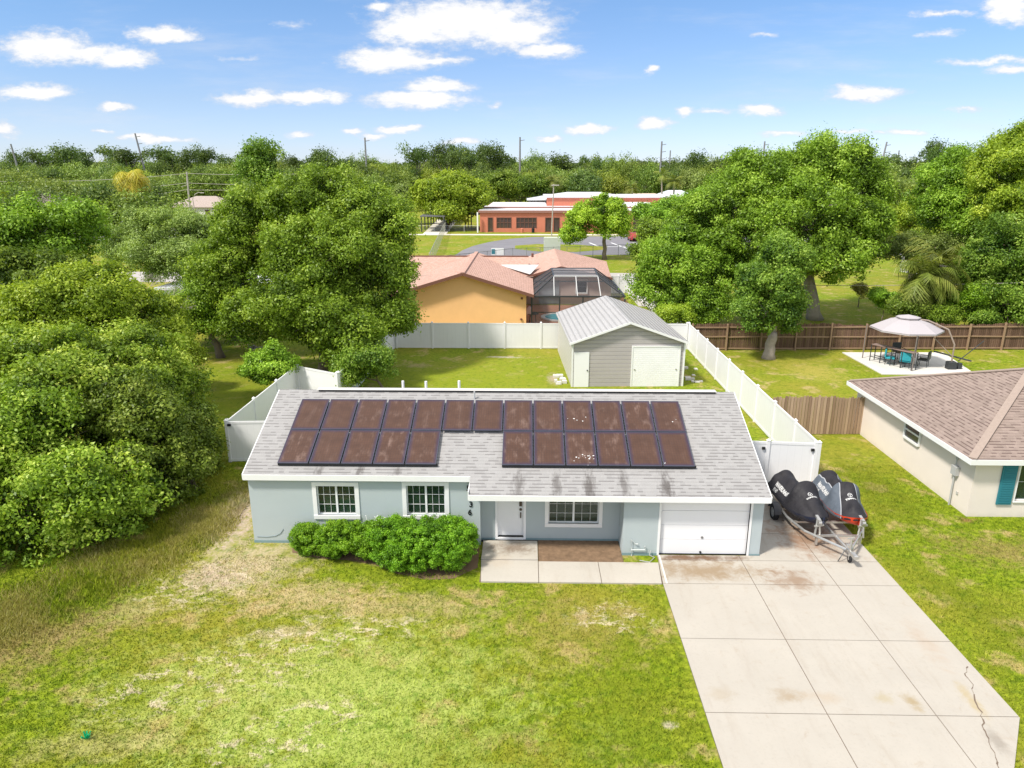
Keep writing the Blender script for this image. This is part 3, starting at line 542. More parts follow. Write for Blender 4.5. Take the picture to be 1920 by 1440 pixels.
# front door
dx0,dx1=-.90,-.05
b=MB(); b.box(dx0-.08,dx0,FA-.03,FA+.06,.05,2.2); b.box(dx1,dx1+.08,FA-.03,FA+.06,.05,2.2); b.box(dx0,dx1,FA-.03,FA+.06,2.12,2.2); b.box(dx0,dx1,FA-.05,FA+.06,.05,.12); dfr=b.build('front_door',MWG,house); dfr['label']='plain white front door with a metal keypad and lever'
b=MB(); b.box(dx0,dx1,FA+.07,FA+.12,.12,2.12); b.build('door_leaf',MWG,dfr); b=MB(); b.box(dx0+.02,dx1-.02,FA+.055,FA+.068,.125,.155); b.build('threshold',MBLACK,dfr)
MBRZ=simple('bronze',(.10,.08,.07),.35,.1,5,metal=.6)
b=MB(); b.bev(dx1-.14,dx1-.05,FA+.035,FA+.07,1.22,1.38,.01); b.build('keypad',MBRZ,dfr); b=MB(); b.lathe([(0.001,0),(.045,.0),(.045,.03),(.001,.035)],12,(0,0,0),Matrix.Translation((dx1-.095,FA+.07,1.10))@Matrix.Rotation(R(90),4,'X')); b.build('deadbolt',MBRZ,dfr); b=MB(); b.bev(dx1-.115,dx1-.075,FA+.03,FA+.07,.80,1.0,.01); b.build('handle',MBRZ,dfr)
# garage door
gx0,gx1=4.27,7.04
b=MB(); b.box(gx0-.07,gx0,FG-.02,FG+.08,0.02,2.12); b.box(gx1,gx1+.07,FG-.02,FG+.08,.02,2.12); b.box(gx0,gx1,FG-.02,FG+.08,2.05,2.12); gd=b.build('garage_door',MW,house); gd['label']='white sectional garage door'
for k in range(4):
    b=MB(); b.bev(gx0,gx1,-.02,.02,0,.490,.004); o=b.build('door_panel',MWG,gd); o.location=(0,FG+.1,.045+k*.502)
b=MB(); b.lathe([(.001,0),(.04,0),(.04,.02),(.001,.03)],10,(0,0,0),Matrix.Translation((5.62,FG+.08,.62))@Matrix.Rotation(R(90),4,'X')); b.build('handle',simple('steel_grey',(.2,.2,.2)),gd); b=MB(); b.lathe([(.001,0),(.035,0),(.035,.03),(.001,.04)],10,(0,0,0),Matrix.Translation((5.6,FG+.08,.10))@Matrix.Rotation(R(90),4,'X')); b.build('lock',MBLACK,gd)
b=MB(); b.box(gx0,gx1,FG+.05,FG+.12,.02,.045); b.build('bottom_seal',MBLACK,gd)
b=MB(); px_=[GY(x,y,FG-.06) for x,y in((1184,1042),(1184,1031),(1209,1031),(1209,1024))]; b.tube(px_,.022,6); b.tube([GY(x,y,FG-.05) for x,y in((1184,1031),(1184,1012),(1191,1020),(1196,1020))],.018,6); b.build('water_pipe',simple('pale_pipe',(.55,.58,.58)),house)
b=MB(); b.tube([(4.0,FG-.05,.2),(3.95,FG-.12,.08),(4.1,FG-.2,.04),(3.9,FG-.5,.05),(3.6,FG-.4,.05)],.015,6); b.build('hose',simple('hose',(.4,.4,.38)),house)
b=MB(); pp=[GY(x,y,FL-.012) for x,y in((482,1006),(500,1007),(516,1005),(526,1000),(531,992))]; b.tube(pp,.008,5); b.build('cable',simple('cable',(.22,.28,.3)),house)
# house numbers, black, stepping down the wall
def textmesh(s,size,mat,name,parent,mtx,ext=.01,bold=0):
    cu=bpy.data.curves.new(name,'FONT'); cu.body=s; cu.size=size; cu.extrude=ext; cu.align_x='CENTER'; cu.align_y='CENTER'; cu.offset=bold; cu.shear=0
    to=bpy.data.objects.new('tmp',cu); col.objects.link(to); dg=bpy.context.evaluated_depsgraph_get(); me=bpy.data.meshes.new_from_object(to.evaluated_get(dg)); bpy.data.objects.remove(to)
    me.name=name; me.materials.clear(); me.materials.append(mat); me.transform(mtx); o=bpy.data.objects.new(name,me); col.objects.link(o); o.parent=parent; return o
MNUM=simple('black_digit',(.008,.008,.008),.5)
for ch,(px,py) in(('6',(881,961)),('3',(883,946)),('2',(885,931)),('5',(878,916))):
    p=GY(px,py,FL-.014); textmesh(ch,.27,MNUM,'house_number',house,Matrix.Translation(p)@Matrix.Rotation(R(90),4,'X')@Matrix.Shear('XZ',4,(0,0)) if False else Matrix.Translation(p)@Matrix.Rotation(R(90),4,'X'),.010,.003)
# white flowering stake by window, valve on wall
s=MB(); rnd=random.Random(3)
for k in range(9): s.tube([(-5.1+rnd.uniform(-.12,.5),20.7,.6),(-5.05+rnd.uniform(-.1,.55),20.72,1.0+rnd.uniform(0,.15))],.018,5)
tag(s.build('plant_stake',MW),'small white lattice plant stake sticking up between the two hedges','plant stake')
# ============================================================ SOLAR PANELS
d3=Vector((0,1,SLP)).normalized(); n3=Vector((0,-SLP,1)).normalized()
pw,ph=.98,1.60
pit_=[1.047]*13
x0=-7.98; names=['leftmost','second','third','fourth','fifth','sixth','seventh','eighth','ninth','tenth','eleventh','twelfth','rightmost']
def panel(x,y,label,src=[None]):
    q=Matrix(((1,0,0),(0,d3.y,n3.y),(0,d3.z,n3.z)))
    if src[0] is None:
        r=thing('solar_panel','x','solar panel'); fr=MB(); fr.box(0,pw,0,.022,0,.04); fr.box(0,pw,ph-.022,ph,0,.04); fr.box(0,.018,.022,ph-.022,0,.04); fr.box(pw-.018,pw,.022,ph-.022,0,.04); fr.build('frame',MSFR,r)
        g_=MB(); g_.box(.018,pw-.018,.022,ph-.022,.004,.034); g_.build('cell_sheet',MSOL,r); src[0]=r
    else:
        s_=src[0]; r=s_.copy(); col.objects.link(r)
        for c in list(s_.children): k=c.copy(); col.objects.link(k); k.parent=r
    r.matrix_world=Matrix.Translation(Vector(RP(x,y))+n3*.10)@q.to_4x4()
    r['label']=label; r['category']='solar panel'; r['group']='solar panels on the house roof'
yT=22.66; dy_=1.63*d3.y; yB=yT-dy_
extra={9:', speckled with a few droppings',4:', paler with dust'}
for k in range(13): panel(x0+k*1.033,yT,f'{names[k]} dusty brown solar panel of the upper row{extra.get(k,"")}')
for k in range(5): panel(x0+k*1.033,yB,f'{["leftmost","second","middle","fourth","rightmost"][k]} dusty brown panel of the lower left block of five')
nb=['leftmost','second','third','fourth','fifth','rightmost']
for k in range(6): panel(x0+(7+k)*1.033,yB,f'{nb[k]} brown panel of the lower right block of six'+(', splashed with white droppings' if k==2 else ''))
# droppings on the splashed panel and its neighbours
drp=MB(); rnd=random.Random(8)
for(px,py,n_,sp) in((1098,857,16,12),(1080,785,5,10),(1247,867,2,4),(1263,790,2,4)):
    for _ in range(n_):
        d=ray(px+rnd.gauss(0,sp),py+rnd.gauss(0,sp*.5)); z0_=EZ+.155; t=(z0_-CH-SLP*20.05)/(d.z-SLP*d.y); p=Vector((0,0,CH))+d*t; r_=rnd.uniform(.008,.03)
        drp.sheet([p+Vector((math.cos(a)*r_,0,0))+d3*math.sin(a)*r_*.8 for a in np.linspace(0,5.4,7)])
tag(drp.build('bird_droppings',MW),'white bird droppings spattered over the brown solar panels','droppings',kind='stuff')
b=MB()
for y in(yB+.02,): b.box(x0,x0+5*1.033,y-.05,y-.02,rz(y)+.02,rz(y)+.1); b.box(x0+7*1.033,x0+13*1.033,y-.05,y-.02,rz(y)+.02,rz(y)+.1)
b.build('panel_rail',MBLACK,house)
# ============================================================ FENCES
def vfence(name,a,b,n,label,h=1.83,gate=None,step=True,back=False):
    a=Vector((*a,0)); b=Vector((*b,0)); d=b-a; Ln=d.length; root=thing(name,label,'fence' if 'gate' not in name else 'gate',tuple(a),math.atan2(d.y,d.x))
    w_=Ln/n
    for i in range(n):
        p=MB(); p.box(i*w_+.06,(i+1)*w_-.06,-.012,.012,.08,h-.09); p.box(i*w_+.06,(i+1)*w_-.06,-.025,.025,h-.12,h-.02); p.box(i*w_+.06,(i+1)*w_-.06,-.025,.025,.03,.15); p.build('panel',MVIN,root)
    for i in range(n+1):
        p=MB(); p.box(i*w_-.06,i*w_+.06,-.06,.06,0,h+.03); p.add([(i*w_-.075,-.075,h+.03),(i*w_+.075,-.075,h+.03),(i*w_+.075,.075,h+.03),(i*w_-.075,.075,h+.03),(i*w_,0,h+.11)],[(0,1,4),(1,2,4),(2,3,4),(3,0,4)]); p.build('post',MVIN,root)
    return root
vfence('vinyl_fence',(11.27,25.75),(11.35,48.8),9,'long white vinyl fence running back from the gate along the right side of the yard')
vfence('vinyl_fence',(11.35,48.95),(11.2,74),10,'white vinyl fence continuing behind the grey shed past the orange house')
vfence('vinyl_fence',(7.9,73.5),(11.1,74),2,'short white vinyl fence closing the side of the salmon roofed house')
vfence('vinyl_fence',(-14.2,48.75),(11.2,48.85),10,'white vinyl fence across the back yard in front of the orange wall')
gt=vfence('vinyl_gate',(7.6,26.05),(11.15,25.75),2,'white double vinyl gate with black latches beside the garage')
for x in(1.55,3.38):
    p=MB(); p.bev(x,x+.12,-.09,-.03,1.50,1.6,.01); p.build('latch',MBLACK,gt)
gl=vfence('vinyl_gate',(-12.5,27.8),(-9.05,28.0),1,'white vinyl gate with a black latch left of the house'); p=MB(); p.bev(.06,.2,-.09,-.03,1.62,1.72,.01); p.build('latch',MBLACK,gl)
vfence('vinyl_fence',(-12.5,27.9),(-12.45,36.9),3,'white vinyl fence running back beside the left gate')
vfence('vinyl_fence',(-12.35,36.9),(-9.8,35.4),1,'angled white vinyl fence panel under the big oak')
vfence('vinyl_fence',(-9.75,35.5),(-9.3,48.6),5,'white vinyl fence mostly hidden behind the big oak')
def wfence(a,b,label,mat,h=1.83,rails=True,sp=2.4,seed=0,lean=.0):
    rnd=random.Random(seed); a=Vector((*a,0)); b=Vector((*b,0)); d=b-a; Ln=d.length; root=thing('wooden_fence',label,'fence',tuple(a),math.atan2(d.y,d.x))
    p=MB(); x=0
    while x<Ln:
        w_=.14; hh=h+rnd.uniform(-.05,.05)+.06*math.sin(x*.9); t_=rnd.uniform(-.006,.006)
        p.add([(x,t_,.03),(x+w_-.012,t_,.03),(x+w_-.012,t_+.02,.03),(x,t_+.02,.03),(x,t_,hh-.06),(x+w_-.012,t_,hh-.06),(x+w_-.012,t_+.02,hh-.06),(x,t_+.02,hh-.06),(x+.03,t_,hh),(x+w_-.04,t_,hh),(x+w_-.04,t_+.02,hh),(x+.03,t_+.02,hh)],[(0,1,5,4),(2,3,7,6),(1,2,6,5),(3,0,4,7),(4,5,9,8),(6,7,11,10),(8,9,10,11),(5,6,10,9),(7,4,8,11)]); x+=w_
    p.build('pickets',mat,root)
    if rails:
        n=int(Ln/sp)
        for z in(.12,.95,1.62):
            r_=MB()
            for i in range(n): r_.bar((i*Ln/n,-.045,z+rnd.uniform(-.02,.03)),((i+1)*Ln/n,-.045,z+rnd.uniform(-.02,.03)),.045,.09)
            r_.build('rail',MRAIL,root)
        for i in range(n+1): q=MB(); q.bev(i*Ln/n-.05,i*Ln/n+.05,-.17,-.07,0,h+rnd.uniform(.0,.12),.01); q.build('post',MRAIL,root)
    return root
wfence((11.5,48.55),(38,49.3),'long dark picket fence with rails along the back of the right yard',MWOOD,seed=2)
wfence((11.42,31.55),(15.65,31.7),'short grey-brown wooden fence between the white fence and the cream house',MWOOD2,rails=False,seed=5)
# ============================================================ METAL SHED
sh=thing('metal_garage','grey metal garage with a white ribbed gable roof behind the house','garage',(2.62,39.35,0),R(2.6))
SW,SD,SE,SA=6.45,9.0,2.66,3.78
b=MB(); b.box(0,SW,0,.06,0,SE); b.add([(0,0,SE),(SW,0,SE),(SW/2,0,SA-.03),(0,.06,SE),(SW,.06,SE),(SW/2,.06,SA-.03)],[(0,1,2),(5,4,3)]); b.build('front_wall',MSHED,sh)
b=MB(); b.box(0,.06,.06,SD,0,SE); b.build('side_wall',MSHEDL,sh); b=MB(); b.box(SW-.06,SW,.06,SD,0,SE); b.box(.06,SW-.06,SD-.06,SD,0,SE); b.build('back_wall',MSHEDL,sh)
b=MB(); sl_=(SA-SE)/(SW/2)
for sg in(-1,1):
    n_=33
    for i in range(n_):
        y0=-.25+i*(SD+.4)/n_; y1=y0+(SD+.4)/n_; e=.16
        for(ya,yb,h_) in((y0,y0+(y1-y0)*.7,0),(y0+(y1-y0)*.7,y1,.03)):
            xa,xb=SW/2,SW/2+sg*(SW/2+e); za,zb=SA+h_,SA-sl_*(SW/2+e)+h_
            pts_=[(xa,ya,za),(xb,ya,zb),(xb,yb,zb),(xa,yb,za)]; b.slab(pts_ if sg<0 else pts_[::-1],.05) if sg>0 else b.slab(pts_[::-1],.05)
b.build('roof',MMET,sh)
b=MB(); b.bar((-.18,-.27,SA-sl_*(SW/2+.18)-.03),(SW/2,-.27,SA-.01),.05,.12); b.bar((SW/2,-.27,SA-.01),(SW+.18,-.27,SA-sl_*(SW/2+.18)-.03),.05,.12); b.box(-.02,.08,-.04,-.005,0,SE); b.box(SW-.08,SW+.02,-.04,-.005,0,SE); b.build('trim',MW,sh)
b=MB(); b.box(.12,.98,-.05,-.006,0,2.05); dd=b.build('door',MWG,sh); b=MB(); b.bev(.86,.92,-.09,-.05,.95,1.02,.01); b.build('handle',MBLACK,dd)
rd=empty('roll_up_door'); rd.parent=sh; b=MB()
b.box(3.48,6.12,-.05,-.006,0,2.32); b.build('slat_curtain',MROLL,rd); b=MB(); b.box(3.40,3.48,-.07,-.006,0,2.4); b.box(6.12,6.2,-.07,-.006,0,2.4); b.box(3.48,6.12,-.07,-.006,2.32,2.4); b.build('frame',MW,rd)
for x in(3.56,5.95): b=MB(); b.bev(x,x+.08,-.09,-.05,1.0,1.06,.01); b.build('latch',MSTEEL,rd)
dbr=MB(); rnd=random.Random(11)
for k in range(8): x,y=1.9+rnd.uniform(-.3,.6),40.3+rnd.uniform(-.6,1.0); dbr.bev(x,x+rnd.uniform(.15,.4),y,y+rnd.uniform(.1,.3),0,rnd.uniform(.08,.2),.02)
tag(dbr.build('debris_pile',MPAT),'small heap of pale rubble at the left side of the grey garage','rubble')
dbr=MB()
for k in range(10): x,y=10.0+rnd.uniform(-.5,.6),41.5+rnd.uniform(-1.5,2.5); dbr.bev(x,x+rnd.uniform(.15,.35),y,y+rnd.uniform(.1,.3),0,rnd.uniform(.05,.15),.02)
tag(dbr.build('debris_pile',MPAT),'scattered pale blocks between the grey garage and the white fence','rubble')
# ============================================================ ORANGE HOUSE
oh=thing('house','orange stucco house with a salmon shingle gable roof behind the white back fence','house')
OX0,OX1,OY=-10.3,.0,57.0; oc=-5.05; oe,oa=2.55,4.3; osl=(oa-oe)/(.6-oc)
b=MB(); b.box(OX0,OX1,OY,OY+.2,0,oe); zz=oe+osl*.6-.1; b.add([(OX0,OY,oe),(OX1,OY,oe),(oc,OY,oa-.12),(OX0,OY+.2,oe),(OX1,OY+.2,oe),(oc,OY+.2,oa-.12)],[(0,1,2),(5,4,3)]); b.box(OX1-.2,OX1,OY+.2,68,0,oe); b.box(OX0,OX0+.2,OY+.2,68,0,oe); b.build('wall',MORG,oh)
b=MB(); yb=72.7
b.slab([(oc,OY-.6,oa),(oc,yb,oa),(-10.75,yb,oe),(-10.75,OY-.6,oe)],.1); b.slab([(oc,OY-.6,oa),(.6,OY-.6,oe),(.6,yb,oe),(oc,yb,oa)],.1)
b.slab([(-17,66,2.6),(.2,66,2.6),(.2,71,4.05),(-17,71,4.05)],.1); b.slab([(-17,71,4.05),(.2,71,4.05),(.2,76,2.6),(-17,76,2.6)],.1)
A_=(3.2,66.3,3.65); B_=(2.9,75,4.45); b.slab([A_,B_,(-1.5,80,2.6)],.1); b.slab([A_,(-1.5,80,2.6),(-.3,66.3,2.6)],.1); b.slab([A_,(7.9,66.3,2.6),(8.9,80,2.6)],.1); b.slab([A_,(8.9,80,2.6),B_],.1); b.slab([B_,(8.9,80,2.6),(-1.5,80,2.6)],.1)
ro=b.build('roof',MPROOF,oh)
b=MB(); b.bar((oc,OY-.6,oa+.04),(oc,yb,oa+.04),.34,.06); b.build('ridge_cap',MPROOF,ro)
b=MB(); b.bar((-17,71,4.09),(.2,71,4.09),.2,.1); b.build('ridge_cap',MFASB,ro)
b=MB(); b.bar((-10.8,OY-.62,oe-.08),(oc,OY-.62,oa-.08),.06,.24); b.bar((oc,OY-.62,oa-.08),(.62,OY-.62,oe-.08),.06,.24); b.build('fascia',MFASB,oh); b=MB(); b.bar((-.4,66.26,2.53),(3.2,66.26,3.58),.05,.2); b.bar((3.2,66.26,3.58),(8,66.26,2.53),.05,.2); b.build('fascia',MFASB,oh)
b=MB(); b.slab([(.4,66.2,3.02),(.3,66.2,3.0),(-2.6,68.9,3.5),(1.2,68.9,3.5)],.06); b.build('flat_roof_patch',simple('white_sheet',(.6,.62,.62)),oh)
b=MB(); b.box(0,8,67,67.2,0,2.6); b.add([(0,67,2.6),(7.7,67,2.6),(3.2,67,3.5)],[(0,1,2)]); b.build('rear_wall',stucco('pinkish_stucco',(.50,.40,.36)),oh)
b=MB(); b.box(1.2,3.1,66.9,66.97,.1,2.2); b.build('sliding_door',simple('sliding_glass',(.30,.34,.38),.2,.2,3),oh)
wn=window(4.7,5.7,1.1,2.3,66.9,1,2,oh,.08,split=False); b=MB(); b.box(4.7,5.7,67.0,67.02,1.1,2.3); b.build('blind',MDARK,wn)
b=MB(); b.lathe([(.001,.0),(.09,.0),(.09,.12),(.001,.16)],8,(-.35,OY-.08,2.15)); b.lathe([(.001,.0),(.09,.0),(.09,.12),(.001,.16)],8,(-.4,OY-.08,.45)); b.build('wall_lamp',MFASB,oh)
b=MB(); b.lathe([(.12,0),(.12,.35),(.02,.4)],8,(.6,72.0,3.9)); b.build('vent_cap',MFASB,ro)
b=MB(); b.box(8.15,8.35,54.6,61.2,0,1.75); b.box(.9,.9+.001,0,.001,0,.001); tag(b.build('garden_wall',MORG),'low orange stucco wall beside the screened pool','wall')
# pool cage
cg=thing('pool_enclosure','dark mansard screen enclosure over the pool beside the orange house','screen enclosure')
B0=[(.45,57.4),(8.0,57.4),(8.0,66.2),(.45,66.2)]; T0=[(2.3,60),(6.0,60),(6.2,65.4),(2.3,65.4)]; zb,zt=2.3,3.6
fr=MB(); Bv=[Vector((*p,zb)) for p in B0]; Tv=[Vector((*p,zt)) for p in T0]; Gv=[Vector((*p,0)) for p in B0]
for i in range(4): fr.bar(Bv[i],Bv[(i+1)%4],.12); fr.bar(Tv[i],Tv[(i+1)%4],.1); fr.bar(Bv[i],Tv[i],.1)
for i in(0,1): fr.bar(Gv[i],Bv[i],.11)
for t_ in(.3,.55,.8): fr.bar(Gv[0].lerp(Gv[1],t_),Bv[0].lerp(Bv[1],t_),.1)
for t_ in(.35,.65): fr.bar(Gv[0].lerp(Gv[3],t_),Bv[0].lerp(Bv[3],t_),.1); fr.bar(Bv[0].lerp(Bv[3],t_),Tv[0].lerp(Tv[3],t_),.09); fr.bar(Bv[1].lerp(Bv[2],t_),Tv[1].lerp(Tv[2],t_),.09); fr.bar(Tv[0].lerp(Tv[3],t_),Tv[1].lerp(Tv[2],t_),.09)
fr.bar(Gv[0].lerp(Gv[1],0)+Vector((0,0,1.0)),Gv[1]+Vector((0,0,1.0)),.06)
fr.build('dark_frame',MALU,cg)
fr=MB()
for t_ in(0,.5,1): fr.bar(Bv[0].lerp(Bv[1],.24+t_*.5),Tv[0].lerp(Tv[1],t_),.07)
fr.bar(Tv[0],Tv[1],.13); fr.build('pale_frame',simple('pale_aluminium',(.5,.5,.5)),cg)
s=MB(); s.sheet([Bv[0],Bv[1],Tv[1],Tv[0]]); s.sheet([Bv[1],Bv[2],Tv[2],Tv[1]]); s.sheet([Bv[0],Tv[0],Tv[3],Bv[3]]); s.build('slope_screen',MSCR,cg)
s=MB(); s.sheet([Tv[0],Tv[1],Tv[2],Tv[3]]); s.build('top_screen',MSCRT,cg)
s=MB()
for i in(0,1): s.sheet([Gv[i],Gv[i+1],Bv[i+1],Bv[i]])
s.build('side_screen',MSCR,cg)
pg=thing('swimming_pool','turquoise swimming pool with a white rim inside the screen enclosure','swimming pool',(3.2,60.2,0))
b=MB(); b.lathe([(1.95,.03),(1.95,.12),(1.6,.12),(1.6,.06)],24); o=b.build('rim',MW,pg); b=MB(); b.prism([(1.62*math.cos(a),1.62*math.sin(a)) for a in np.linspace(0,2*math.pi,24,endpoint=False)],.02,.075); b.build('water',MPOOL,pg)
pt=thing('patio_table','dark patio table with a pink towel in the corner by the orange wall','table',(.55,58.2,0))
b=MB(); b.lathe([(.001,.72),(.5,.72),(.5,.75),(.001,.75)],14); b.build('table_top',MALU,pt)
for a in range(4): b=MB(); b.tube([(math.cos(a*1.57+.8)*.38,math.sin(a*1.57+.8)*.38,0),(math.cos(a*1.57+.8)*.3,math.sin(a*1.57+.8)*.3,.72)],.03,6); b.build('leg',MALU,pt)
b=MB(); b.bev(-.5,-.1,-.35,.25,.75,1.35,.15); b.build('towel',simple('pink_towel',(.6,.4,.42),.9,.2,6),pt)
# ============================================================ CREAM HOUSE (right)
ch=thing('house','cream stucco house with a brown shingle hip roof and teal shutters at the right edge','house')
b=MB(); e_=2.22
b.box(15.7,15.9,23.5,32.3,0,e_); 
wall(b,(15.7,23.3),(32,23.3),0,e_,[(1.50,3.0,.62,2.02)]); b.box(15.7,32,32.3,32.5,0,e_); b.box(31.8,32,23.5,32.3,0,e_)
b.box(16.0,31.6,25.5,25.6,0,2.1); b.build('wall',MCREAM,ch)
rx0,rx1,ry0,ry1,re=15.28,32.4,22.95,32.75,2.32; rzz=re+.395*4.9; ra=(rx0+4.9,27.85,rzz); rb=(rx1-4.9,27.85,rzz)
b=MB(); b.slab([(rx0,ry0,re),(rx1,ry0,re),rb,ra],.1); b.slab([(rx0,ry1,re),(rx0,ry0,re),ra],.1); b.slab([(rx1,ry0,re),(rx1,ry1,re),rb],.1); b.slab([(rx1,ry1,re),(rx0,ry1,re),ra,rb],.1); r_=b.build('roof',MBROOF,ch)
b=MB(); b.bar((rx0+.05,ry0+.05,re+.03),(ra[0],ra[1],ra[2]+.02),.26,.04); b.bar((rx0+.05,ry1-.05,re+.03),(ra[0],ra[1],ra[2]+.02),.26,.04); b.bar(ra,rb,.26,.04); b.build('hip_cap',simple('hip_cap_brown',(.33,.26,.22),.9,.2,8),r_)
b=MB(); b.box(rx0-.03,rx1,ry0-.03,ry0,re-.2,re-.01); b.box(rx0-.03,rx0,ry0,ry1,re-.2,re-.01); b.box(rx0-.03,rx1,ry1,ry1+.03,re-.2,re-.01); b.box(rx0,rx1,ry0,ry0+.36,re-.16,re-.14); b.box(rx0,rx0+.44,ry0+.36,ry1,re-.16,re-.14); b.build('fascia',MW,ch)
wn=window(17.25,18.65,.62,2.02,23.3,1,2,ch,.05,[(17.25,18.65,.62,2.02,MBLIND)],split=False,label='front window with white blinds')
sb=MB(); sb.box(16.62,17.13,23.24,23.29,.50,2.05)
for k in range(16): sb.box(16.68,17.07,23.225,23.24,.56+k*.09,.61+k*.09)
sb.build('shutter',MTEAL,ch)
# side window (faces left)
sw=empty('window'); sw.parent=ch; sw['label']='small side window under the eave'
b=MB(); y0,y1,z0,z1=26.85,27.95,1.35,1.98; b.box(15.62,15.69,y0-.06,y0,z0-.06,z1+.06); b.box(15.62,15.69,y1,y1+.06,z0-.06,z1+.06); b.box(15.62,15.69,y0,y1,z1,z1+.06); b.box(15.6,15.69,y0,y1,z0-.08,z0); b.box(15.64,15.69,y0,y1,(z0+z1)/2-.03,(z0+z1)/2+.03); b.build('frame',MW,sw)
b=MB(); b.box(15.67,15.69,y0,y1,z0,z1); b.build('pane',simple('dark_window_pane',(.06,.065,.07),.1,.3,3,sp=.8),sw)
b=MB(); b.tube([(15.62,24.25,.0),(15.62,24.25,1.25)],.03,6); b.bev(15.55,15.69,24.1,24.4,1.2,1.55,.02); b.tube([(15.62,24.25,1.5),(15.62,24.25,1.8)],.025,6); b.lathe([(.001,0),(.05,0),(.05,.08),(.001,.1)],8,(15.62,24.25,1.8)); b.build('meter_pipe',simple('meter_grey',(.42,.42,.42),.5,.2,5),ch)
b=MB(); b.box(15.66,15.69,23.95,24.05,.55,.65); b.build('outlet_cover',simple('outlet',(.5,.48,.45)),ch)
# ============================================================ JET SKIS ON TRAILER
from mathutils.bvhtree import BVHTree
def covermat(name,grey):
    m,t,b=newmat(name); oc_=t.nodes.new('ShaderNodeTexCoord').outputs['Object']; s=t.nodes.new('ShaderNodeSeparateXYZ'); t.links.new(oc_,s.inputs[0])
    k=mixc(t,noise(t,oc_,3,5,.6),(.012,.011,.014),(.028,.026,.032))
    if grey:
        # silver side panels bounded by a pale piping that bows with the hull
        w_=M_(t,'SUBTRACT',M_(t,'ABSOLUTE',s.outputs[0]),M_(t,'ADD',.20,M_(t,'MULTIPLY',M_(t,'POWER',M_(t,'ABSOLUTE',M_(t,'SUBTRACT',s.outputs[1],1.3)),2),.10)))
        k=mixc(t,sst(t,w_,-.004,.004),k,mixc(t,noise(t,oc_,4,4,.6),(.06,.075,.10),(.13,.155,.19)))
        k=mixc(t,sst(t,M_(t,'ABSOLUTE',w_),.014,.008),k,(.42,.43,.46))
    t.links.new(k,b.inputs['Base Color']); b.inputs['Roughness'].default_value=.62; spec(b,.35); bump(t,b,noise(t,V_(t,'MULTIPLY',oc_,(1,1.6,1)),7,4,.6,dist=.5),.8,.03); return m
MTXT=simple('white_lettering',(.6,.6,.6),.6,.05)
def loft(secs,n=12,arch=None):
    mb=MB(); V=[]; 
    for (y,hw,g,top,tw) in secs:
        prof=[(-hw,g-.05),(-hw*1.02,g+.03),(-hw*.86,g+(top-g)*.28),(-(tw+hw)*.5,g+(top-g)*.55),(-tw*1.05,g+(top-g)*.86),(-tw*.55,top-.01),(0,top+.01)]
        prof=prof+[(-x,z) for x,z in prof[-2::-1]]; V.append([(x,y,z) for x,z in prof])
    k=len(V[0]); vs=[p for r_ in V for p in r_]; fs=[(i*k+j,(i+1)*k+j,(i+1)*k+j+1,i*k+j+1) for i in range(len(V)-1) for j in range(k-1)]
    fs+=[tuple(range(k))[::-1],tuple(range((len(V)-1)*k,len(V)*k))]; mb.add(vs,fs); return mb
